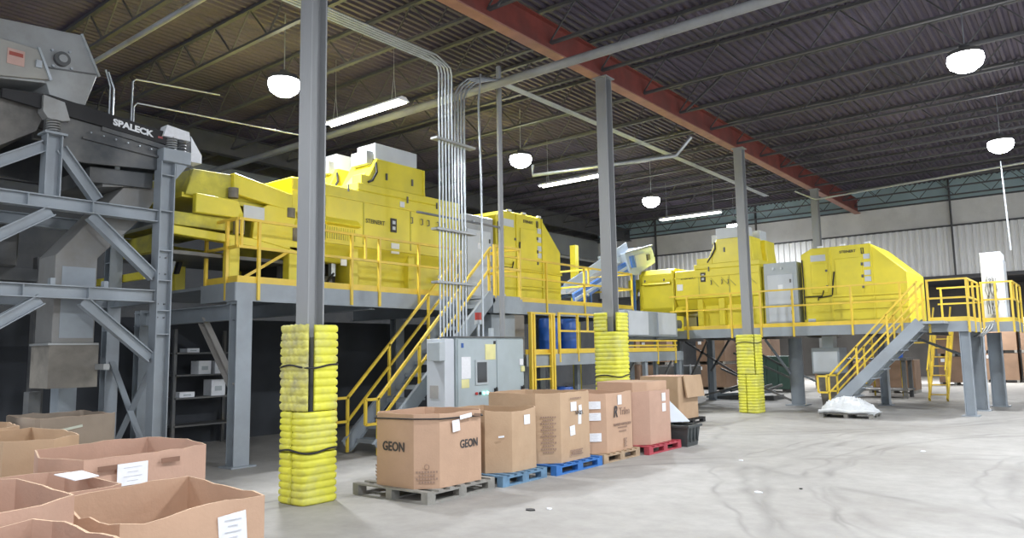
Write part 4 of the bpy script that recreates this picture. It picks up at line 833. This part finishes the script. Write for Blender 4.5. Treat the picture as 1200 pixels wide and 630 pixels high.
for y, z, w_, h_, a in ((9.34, .93, .15, .13, 0), (9.52, .87, .08, .14, .1), (9.50, .74, .08, .16, -.05), (9.30, .58, .13, .14, .1)): note(g3, (-6.305, y, z), PX, w_, h_, a, .024)
text('VINYL', g3, INK, (-6.272, 9.48, .83), Y_, Z_, .08, 'lettering')
stamp(g3, (-6.43, 8.9, .55), (.7, -.7), .24, .5, 12); stamp(g3, (-6.3, 9.4, .26), PX, .34, .06, 3); stamp(g3, (-6.3, 9.4, 1.04), PX, .3, .02, 1)
pallet(-7.4, -6.22, 10.06, 11.2, WOOD, 'bare wooden pallet under the fourth box of the row')
g4 = gaylord(chamf(-7.45, -6.28, 10.0, 11.12, (.06, .26, .05, .05)), .14, 1.07, CARD, 'cardboard box with big black letter and faded print, fourth of the row', 4, .012)
for z, h_ in ((.86, .12), (.68, .12), (.36, .13)): note(g4, (-6.42, 10.13, z+.03), (.7, -.7), .2, h_)
note(g4, (-6.285, 10.66, .95), PX, .12, .15)
text('R', g4, INK, (-6.255, 10.52, .76), Y_, (0, .18, 1), .26, 'big_letter', .002, .8, .004); text('Trilen', g4, INKF, (-6.255, 10.80, .76), Y_, Z_, .17, 'faded_word', .002, .8); text('PRODUCT CORPORATION', g4, INKF, (-6.255, 10.72, .56), Y_, Z_, .05, 'faded_line', .002, .9, .002)
stamp(g4, (-6.28, 10.72, .48), PX, .3, .06, 2); stamp(g4, (-6.28, 10.8, .26), PX, .09, .12, 5)
pallet(-7.3, -6.1, 11.3, 12.5, RDPT, 'red painted pallet under the fifth box of the row')
g5 = gaylord(chamf(-7.2, -6.2, 11.33, 12.36, (.05, .22, .05, .05)), .14, 1.04, CARD2, 'faded cardboard box with a taller inner liner, fifth of the row', 5, .012)
io = MB().prism([(p[0]*.93-.07*6.7, p[1]*.93+.07*11.85) for p in chamf(-7.2, -6.2, 11.33, 12.36, (.05, .2, .05, .05))], 'z', .9, 1.2).build('inner_liner', CARD, g5, .01)
for z in (.92, .74): note(g5, (-6.205, 12.05, z), PX, .13, .14, 0)
stamp(g5, (-6.3, 11.5, .62), (.7, -.7), .24, .55, 12)
pallet(-8.95, -7.75, 15.95, 17.25, BLK, 'black plastic pallet under the far box with the open flap', .12)
g6 = gaylord(chamf(-8.85, -7.85, 16.05, 17.1, .02), .12, 1.12, CARD3, 'tan cardboard box with hanging open flap, last of the row by the black bin', 6, .004)
MB().prism([(-7.83, 1.13), (-7.80, 1.13), (-7.72, .62), (-7.76, .62)], 'y', 16.25, 17.2).build('flap', CARD3, g6)
MB().prism([(-8.85, 1.11), (-7.85, 1.11), (-7.85, 1.12), (-8.85, 1.12)], 'y', 16.06, 17.09).build('lid', CARD2, g6)
bn = thing('plastic_bin', (-6.22, 12.8, 0), 'small black plastic bin on the floor at the end of the box row', 'bin')
def taper(x0, x1, y0, y1, z0, z1, k):
    cx, cy = (x0+x1)/2, (y0+y1)/2; q = [(x0, y0), (x1, y0), (x1, y1), (x0, y1)]
    vs = [(cx+(x-cx)*k, cy+(y-cy)*k, z0) for x, y in q]+[(x, y, z1) for x, y in q]+[(cx+(x-cx)*.94, cy+(y-cy)*.94, z1) for x, y in q]+[(cx+(x-cx)*k*.94, cy+(y-cy)*k*.94, z0+.02) for x, y in q]
    f = [(3, 2, 1, 0), (12, 13, 14, 15)]
    for a, b_ in ((0, 4), (4, 8), (8, 12)):
        for i in range(4): j = (i+1) % 4; f.append((a+i, a+j, b_+j, b_+i))
    return MB().add(vs, f)
BB = mat('dark grey bin plastic', (.05, .058, .06), .45, var=.15)
taper(-6.52, -5.98, 12.54, 13.06, 0, .36, .84).build('shell', BB, bn)
for a in ((-6.55, -5.95, 12.51, 12.55), (-6.55, -5.95, 13.05, 13.09), (-6.55, -6.51, 12.55, 13.05), (-5.99, -5.95, 12.55, 13.05)): B(*a, .34, .38).build('rim', BB, bn)
for y in (12.66, 12.8, 12.94): B(-6.0, -5.975, y-.015, y+.015, .08, .34).build('rib', BB, bn)
tag(MB().add([(-6.9, 12.7, .55), (-6.35, 12.65, .42), (-6.2, 13.1, .40), (-6.75, 13.2, .85), (-6.85, 12.9, .98), (-6.9, 12.7, .56), (-6.35, 12.65, .43), (-6.2, 13.1, .41), (-6.75, 13.2, .86), (-6.85, 12.9, .99)],
    [(0, 1, 2, 3, 4), (9, 8, 7, 6, 5), (0, 5, 6, 1), (1, 6, 7, 2), (2, 7, 8, 3), (3, 8, 9, 4), (4, 9, 5, 0)]).build('white_sheet', LG2), 'pale sheet leaning out of the black plastic bin', 'sheet')

# foreground open boxes, lower left
A = gaylord([(-4.96, 2.67), (-4.85, 1.85), (-4.6, 1.74), (-3.86, 1.73), (-3.94, 2.59)][::1], 0, .95, CARD, 'large open cardboard box with torn rim and label, right front of the lower left boxes', 11, .012, .02,
            rim=lambda x, y: -.035*abs(math.sin((x+y)*9)) if y < 2.1 and x > -4.5 else 0)
note(A, (-3.93, 2.36, .80), PX, .17, .16, .08, .035)
Bx = gaylord([(-7.59, 2.63), (-6.95, 2.44), (-6.42, 2.58), (-6.50, 3.45), (-6.62, 3.72), (-7.3, 3.86), (-7.75, 3.72), (-7.78, 3.3)], 0, .95, CARD2, 'open eight-sided cardboard box with white label between two hand slots', 12, .006, .012)
note(Bx, (-6.445, 2.96, .80), (1, .09), .26, .18, 0, .03)
for y in (2.76, 3.30): sheet(Bx, (-6.43-.05*(y > 3), y, .87), (1, .09), .17, .04, mat('slot shadow brown', (.22, .12, .08), .8), 'hand_slot', 0, .028)
C_ = gaylord(chamf(-5.0, -3.9, .55, 1.62, (.1, .1, .22, .1)), 0, 1.08, CARD2, 'open pinkish cardboard box with hand slot at the lower left picture corner', 13, .006)
sheet(C_, (-3.9, 1.18, .99), PX, .16, .05, mat('slot shadow brown', (.22, .12, .08), .8), 'hand_slot', 0, .028)
Ib = gaylord(chamf(-3.72, -2.75, .45, 1.36, .06), 0, 1.06, CARD2, 'nearest open cardboard box, only its torn rim showing at the bottom edge', 14, .014, .012)
Hh = gaylord(chamf(-7.5, -6.42, 1.1, 2.02, .1), 0, .95, CARD, 'open cardboard box corner at the left edge, below the white labelled box', 15, .006)
Dd = gaylord([(-9.3, 2.6), (-8.6, 2.42), (-8.12, 2.55), (-7.9, 2.9), (-8.15, 3.22), (-8.9, 3.36), (-9.5, 3.25)], 0, 1.0, CARD3, 'open tan octagonal box with white label, behind the eight-sided box at the left', 16, .006)
note(Dd, (-8.36, 2.52, .86), (.5, -.86), .2, .17, 0, .03)
Ee = gaylord([(-10.7, 2.5), (-9.75, 2.35), (-9.5, 2.75), (-9.55, 3.15), (-10.4, 3.3), (-10.75, 3.1)], 0, 1.02, CARD3, 'tan open box with folded white paper on its rim, at the left edge farther back', 17, .006)
sheet(Ee, (-9.95, 2.4, 1.02), (.3, -1), .35, .03, PAP, 'folded_paper', 0, .03)
Ff = gaylord(chamf(-10.82, -9.8, 3.4, 4.3, .04), 0, 1.07, mat('greyed cardboard', (.29, .235, .185), .8, var=.1, dirt=(.2, .16, .12), damt=.5), 'dusty greyish box with a gash, below the grey discharge chute', 18, .01)
sheet(Ff, (-9.81, 3.75, .93), PX, .3, .03, mat('torn pale paper', (.5, .53, .45), .8), 'torn_patch', .15, .025)
tag(MB().add([(-5.75, 2.12, .96), (-5.35, 2.1, .96), (-5.35, 2.25, .97), (-5.7, 2.28, .97), (-5.75, 2.12, .965), (-5.35, 2.1, .965), (-5.35, 2.25, .975), (-5.7, 2.28, .975)], [(3, 2, 1, 0), (4, 5, 6, 7), (0, 1, 5, 4), (1, 2, 6, 5), (2, 3, 7, 6), (3, 0, 4, 7)]).build('paper_sheet', PAP), 'white paper sheet lying between the open boxes at lower left', 'paper')
gaylord(chamf(-6.1, -5.05, 1.3, 2.3, .08), 0, .94, CARD2, 'open box mostly hidden behind the pinkish corner box', 19, .005)

# ------------------------------------------------------------------ white sheeting on a low pallet at the stair foot
pallet(-5.75, -4.5, 19.55, 20.38, WOODG, 'grey pallet under the heap of white sheeting', .11)
wb = thing('sheeting_heap', (-5.1, 19.95, .11), 'crumpled white sheeting heaped on a pallet at the foot of the right stair', 'sheeting')
rnd = random.Random(5); nx, ny = 30, 16; vs = []
for j in range(ny+1):
    for i in range(nx+1):
        u, v_ = i/nx*2-1, j/ny*2-1; e = max(0, 1-(abs(u)**2.5)*.95-(abs(v_)**3)*.7); h_ = .12+.36*e**.6*(1-.35*max(0, u))+.05*abs(math.sin(i*.9+j*.8+rnd.random()*.5))*e-.05*abs(math.sin(j*1.1-i*.45))+rnd.uniform(-.02, .02)*min(1,e*2)
        if i in (0, nx) or j in (0, ny): h_ = .125
        vs.append((-5.12+u*.66+rnd.uniform(-.015, .015), 19.95+v_*.42, h_))
f = [(j*(nx+1)+i, j*(nx+1)+i+1, (j+1)*(nx+1)+i+1, (j+1)*(nx+1)+i) for j in range(ny) for i in range(nx)]
mb = MB(); mb.add(vs, f, False); mb.add([(x, y, .115) for x, y, z in (vs[0], vs[nx], vs[-1], vs[-1-nx])], [(0, 3, 2, 1)]); mb.build('top_sheet', CLOTH, wb)
MB().tube([(-5.75, 19.52, .16), (-5.4, 19.50, .2), (-5.0, 19.49, .15), (-4.6, 19.5, .19), (-4.45, 19.6, .16)], [.03, .05, .035, .05, .02], 8).build('rolled_edge', CLOTH, wb)

# ------------------------------------------------------------------ storage rack behind the left platform
rk = thing('storage_rack', (-14.3, 7.8, 0), 'dark storage rack with a few white cartons in the gloom under the left platform', 'rack')
for x, y in ((-14.05, 7.2), (-14.05, 8.55), (-14.6, 7.2), (-14.6, 8.55)): B(x-.03, x+.03, y-.03, y+.03, 0, 2.3).build('upright', STLD, rk)
for z in (.45, .98, 1.42, 1.85): B(-14.6, -14.02, 7.2, 8.55, z-.03, z).build('shelf', STLD, rk)
for y, z, w_, h_, lab in ((7.85, 1.42, .26, .26, 'left white carton on the third shelf of the dark rack'), (8.2, 1.42, .26, .26, 'right white carton on the third shelf of the dark rack'), (8.15, .98, .3, .32, 'white carton with dark label on the second shelf of the dark rack'), (7.5, .98, .3, .10, 'flat pale carton on the second shelf of the dark rack'), (7.6, 1.85, .25, .08, 'flat pale carton on the top shelf of the dark rack')):
    o = thing('carton', (-14.25, y, z), lab, 'carton', 'cartons on the dark rack'); B(-14.4, -14.1, y-w_/2, y+w_/2, z, z+h_).build('body', PAP, o); B(-14.1, -14.095, y-w_*.25, y+w_*.25, z+h_*.3, z+h_*.6).build('label_patch', LGR, o)

# ------------------------------------------------------------------ under and behind the right platform
hu = thing('hanging_hopper', (-6.15, 22.3, 0), 'grey square hopper box on a dark tapered base under the right platform', 'hopper')
B(-6.55, -5.8, 21.9, 22.7, 1.0, 1.72).build('box', STL, hu, .01); B(-6.5, -5.85, 21.88, 21.9, 1.05, 1.62).build('front_plate', LG2, hu); B(-6.3, -6.0, 22.1, 22.5, 1.72, 2.05).build('neck', LGR, hu)
taper(-6.45, -5.85, 21.98, 22.6, .0, 1.0, .7).build('tapered_base', GRIM, hu)
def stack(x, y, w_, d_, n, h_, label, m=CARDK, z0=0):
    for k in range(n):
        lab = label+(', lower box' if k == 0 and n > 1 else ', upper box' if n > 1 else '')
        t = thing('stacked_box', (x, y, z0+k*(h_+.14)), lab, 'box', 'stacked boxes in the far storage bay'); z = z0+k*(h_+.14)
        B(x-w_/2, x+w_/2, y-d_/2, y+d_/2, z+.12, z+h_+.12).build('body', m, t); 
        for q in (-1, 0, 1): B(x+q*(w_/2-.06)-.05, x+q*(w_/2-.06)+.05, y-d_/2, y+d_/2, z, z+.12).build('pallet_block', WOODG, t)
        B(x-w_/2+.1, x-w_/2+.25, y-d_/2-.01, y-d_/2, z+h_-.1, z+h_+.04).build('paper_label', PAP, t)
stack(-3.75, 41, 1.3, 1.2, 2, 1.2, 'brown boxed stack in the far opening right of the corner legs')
stack(-2.3, 41, 1.3, 1.2, 2, 1.2, 'second brown stack at the right edge of the picture, far opening')
stack(-6.3, 31, 1.6, 1.1, 1, 1.1, 'wide brown box seen under the right stair')
stack(-8.2, 32, 1.1, 1.1, 1, 1.0, 'brown box seen below the middle of the right stair')
stack(-13.3, 31, 1.3, 1.2, 2, .95, 'brown stack behind the brace work left of the far column')
stack(-12.0, 33, 1.2, 1.2, 2, 1.05, 'brown stack just left of the far padded column')
stack(-15.5, 30, 1.3, 1.2, 2, .95, 'brown stack beyond the low platform end')
stack(-17.6, 31, 1.4, 1.2, 2, .95, 'brown stack farthest left in the far bay')
stack(-9.3, 33.5, .9, 1.2, 1, 1.3, 'narrow brown box right of the green container')
stack(-5.2, 38, 1.2, 1.2, 2, 1.1, 'brown stack far behind the yellow access stair')
gc = thing('green_container', (-10.7, 30, 0), 'dark green steel container behind the right platform legs', 'container')
B(-11.6, -9.7, 29.5, 30.6, .12, 1.42).build('body', GRN, gc, .02)
for x in (-11.6, -11.1, -10.65, -10.2, -9.75): B(x, x+.06, 29.46, 29.5, .15, 1.4).build('rib', GRN, gc)
for x in (-11.4, -9.95): B(x-.08, x+.08, 29.6, 30.5, 0, .12).build('skid', STLD, gc)
dk = thing('dark_tote', (-11.9, 25.5, 0), 'dark steel tote behind the far open-flap box', 'tote'); B(-13.2, -11.9, 25.3, 26.3, .1, 1.15).build('body', STLD, dk, .02); B(-11.9, -11.85, 25.3, 25.36, .1, 1.2).build('edge_angle', LG2, dk); B(-13.1, -12.0, 25.4, 26.2, 0, .1).build('skid', STLD, dk)
hr = thing('scrap_frame', (-9.6, 24.6, 0), 'low tangle of grey rollers and bars on the floor by the far padded column', 'scrap')
for k in range(5): MB().tube([(-10.6+k*.35, 25.0, .25+.05*(k % 2)), (-10.3+k*.35, 26.2, .45)], .05, 8).build('roller', STLD, hr)
MB().bar((-11.0, 25.0, .12), (-8.7, 25.0, .3), .08).build('side_bar', STL, hr); MB().bar((-11.2, 25.1, .05), (-10.2, 25.2, .35), .06).build('side_bar', STL, hr); B(-10.8, -8.8, 25.05, 26.1, 0, .15).build('skid', STLD, hr)
wt = thing('work_frame', (-6.5, 28, 0), 'cluttered grey work frame seen under the right stair', 'frame')
for x, y in ((-7.2, 27.6), (-5.3, 27.6), (-7.2, 28.6), (-5.3, 28.6)): B(x-.06, x+.06, y-.06, y+.06, 0, 1.35).build('post', STLD, wt)
B(-7.3, -5.2, 27.5, 28.7, 1.25, 1.33).build('top_frame', STLD, wt); B(-7.3, -5.2, 27.5, 28.7, .25, .3).build('lower_frame', STLD, wt)
o = thing('plastic_pail', (-5.5, 27.9, 1.33), 'blue and white pail standing on the work frame under the right platform', 'pail'); MB().tube([(-5.5, 27.9, 1.33), (-5.5, 27.9, 1.6)], [.14, .16], 16).build('blue_band', BLU, o); MB().tube([(-5.5, 27.9, 1.6), (-5.5, 27.9, 1.75)], [.16, .165], 16).build('white_band', WHT, o)
ys = thing('access_ladder', (-4.0, 27.5, 0), 'distant yellow access stair between the right corner legs', 'stairs')
for x in (-4.45, -3.95): MB().bar((x, 26.6, .05), (x, 28.6, 2.2), .06, .14).build('stringer', YRL, ys); MB().bar((x, 26.6, .95), (x, 28.6, 3.0), .045).build('handrail', YRL, ys)
for k in range(4):
    for x in (-4.45, -3.95): B(x-.025, x+.025, 26.7+k*.45, 26.75+k*.45, .1+k*.5, 1.0+k*.5).build('post', YRL, ys)
for k in range(7): MB().bar((-4.45, 26.75+k*.27, .2+k*.29), (-3.95, 26.75+k*.27, .2+k*.29), .2, .03).build('tread', YRL, ys)
railing('distant yellow rail seen through the gap under the right platform', [(-6.6, 28.8, 1.33), (-4.6, 28.8, 1.33)], [(-6.5, 28.8, 1.33), (-5.6, 28.8, 1.33)], kick=False, drop=1.33, h=.9)
for x, y, w_, lab in ((-2.95, 43.5, 1.1, 'pale goods on the far shelf at the right picture edge'),):
    t = thing('goods_rack', (x, y, 0), lab, 'rack')
    for z in (1.5, 2.6): B(x-1.2, x+2, y-.4, y+.4, z-.06, z).build('shelf', STLD, t)
    for dx in (-1.2, .4, 2): B(x+dx-.04, x+dx+.04, y-.4, y+.4, 0, 3.2).build('upright', REDM, t)
    for k in range(6): B(x-1+k*.5, x-.7+k*.5, y-.45, y-.1, 2.6, 2.6+.2+.1*(k % 3)).build('carton', PAP if k % 2 else WHT, t)

# small litter on the floor
for k, (x, y, s_) in enumerate(((-5.15, 6.75, .06), (-5.0, 6.9, .04), (-3.45, 9.1, .05), (-3.1, 9.6, .03), (-4.6, 11.5, .04), (-2.5, 14.0, .05), (-8.5, 5.2, .05), (-9.3, 6.4, .05))):
    mb = MB(); r_ = random.Random(k); mb.prism([(x+s_*math.cos(a)*r_.uniform(.6, 1.2), y+s_*math.sin(a)*r_.uniform(.6, 1.2)) for a in [i*PI/3 for i in range(6)]], 'z', .001, .012)
    tag(mb.build('floor_scrap', PAP if k % 3 else BLK), ['small pale scrap on the floor before the second box', 'tiny pale scrap right of the larger floor scrap', 'dark scrap on the open floor at centre right', 'tiny pale scrap at centre right of the floor', 'pale scrap on the floor beyond the tyre marks', 'pale scrap on the floor far right', 'dark scrap beside the nearest padded column', 'pale scrap on the floor near the left platform leg'][k], 'scrap')
